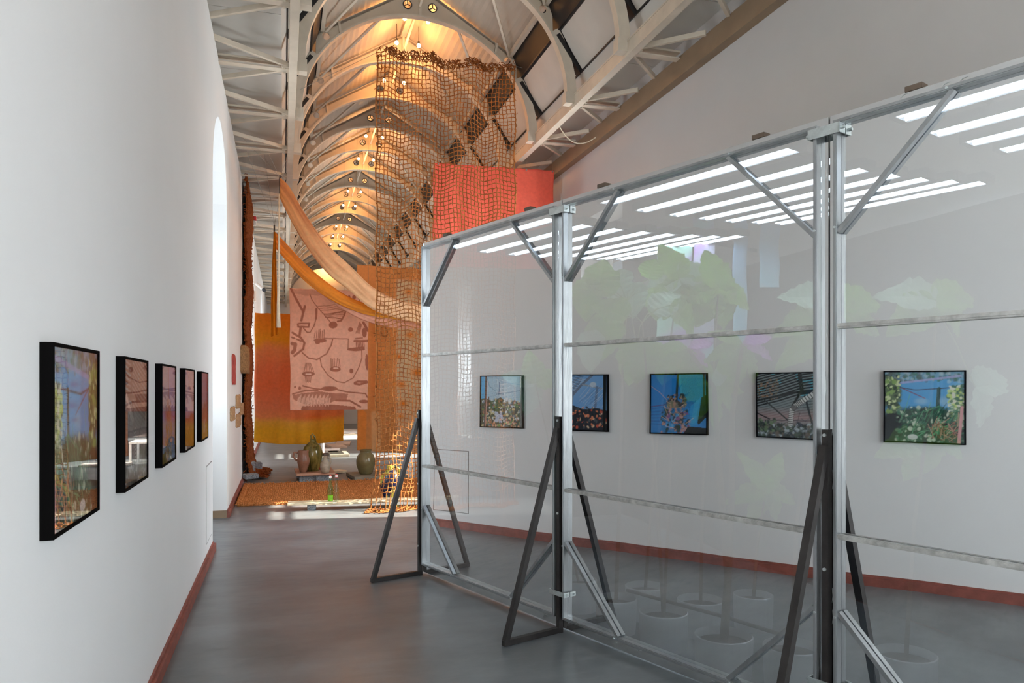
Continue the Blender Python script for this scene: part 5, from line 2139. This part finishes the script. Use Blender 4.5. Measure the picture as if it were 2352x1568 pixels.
# ------------------------------------------------------------------ white stand and tiles further back
p = atZ(743, 1050, 0)
p2 = atZ(842, 1047, 0)
p2[1] = p[1]
t = thing('white_stand', tuple((p + p2) / 2), 'thin white steel stand behind the jugs, its top a straight bar', 'stand')
hh = .40
for q_ in (p, p2):
    MB().box((q_[0], q_[1], hh / 2), (.045, .045, hh)).build('leg', M['whitemetal'], t)
for q_ in (p, p2):
    MB().box((q_[0], q_[1] + .9, hh / 2), (.045, .045, hh)).build('leg', M['whitemetal'], t)
MB().span((p[0] - .03, p[1] - .03, hh), (p2[0] + .03, p[1] + .93, hh + .035)).build('top', M['whitemetal'], t)
TL = [(760, 1036, .42, .5, 'tilew', 'pale tile lying left of the front tile pair'), (779, 1042, .44, .55, 'greyslab', 'dark topped tile, nearest of the floor tiles'),
      (773, 1024, .42, .5, 'tileb', 'pinkish tile in the middle of the floor tiles'), (790, 1018, .4, .5, 'tileb', 'brown tile overlapping the pinkish one'),
      (762, 1013, .5, .4, 'tilew', 'thin white tile behind under the stand bar'), (805, 999, .5, .4, 'tileb', 'small tile farthest back by the sunlit strip')]
for i, (x, y, sx, sy, mk, lab) in enumerate(TL):
    p = atZ(x, y, .05)
    slab_box('floor_tile', (p[0], p[1] + sy / 2, .03), (sx, sy * 2, .06), .12 * (i % 3 - 1), mk, lab, 'tile', 'tiles laid out on the far floor', .006)
p = atZ(850, 1041, .12)
slab_box('white_board', (p[0] + .35, p[1] + .1, .02), (.9, .5, .04), 0, 'tilew', 'white board propped low behind the olive urn', 'board', None)
p = atZ(802, 975, 0)
o = MB().add([(1.6, 26.8, .012), (3.4, 26.6, .012), (3.2, 29.0, .012), (1.9, 29.2, .012)], [(0, 1, 2, 3)]).build('pink_sheet', M['tilew'], None, origin=(2.5, 28, .012), solid=.01)
tag(o, 'pale sheet lying on the far floor', 'sheet')

# ------------------------------------------------------------------ cables and wall wires near the ceiling
for i, (a_, b_, c_, lab) in enumerate((((CX + 1.70, 9.3, 5.1), (CX + 2.0, 9.5, 4.75), (CX + 2.28, 9.3, 5.0), 'loose white cable looping below the right beam'),)):
    pts = [tuple(V3(a_) * (1 - t) ** 2 + 2 * V3(b_) * t * (1 - t) + V3(c_) * t * t) for t in np.linspace(0, 1, 16)]
    o = MB().tube(pts, .008, 6).build('loose_cable', M['whitecord'], None, True, origin=a_)
    tag(o, lab, 'cable')

# ------------------------------------------------------------------ outside the right windows
m = MB()
m.add([(4.7, -8, -.3), (40, -8, -.3), (40, 60, -.3), (4.7, 60, -.3)], [(0, 1, 2, 3)])
tag(m.build('outdoor_ground', M['ground']), 'pale ground outside the right windows', kind='structure')
for i, (x, y, s) in enumerate(((10.5, 45, 2.3), (9.5, 38, 1.9), (13, 52, 2.8))):
    m = MB()
    for k in range(60):
        a_ = rg.rand() * 6.28
        r_ = s * .75 * rg.rand() ** .5
        z = rg.rand() * s * .9
        m.sphere((x + r_ * math.cos(a_), y + r_ * math.sin(a_), z), s * .18 * (.6 + rg.rand()), 7, 5)
    t = thing('bush', (x, y, -.3), ['round light green bush seen through a right hand window', 'smaller light green bush outside right windows', 'tall bush farthest outside the right windows'][i], 'bush', 'bushes outside')
    m.build('foliage', M['hedge'], t)
    MB().tube([(x, y, -.3), (x, y, s * .5)], .1, 6).build('stem', M['stem'], t)
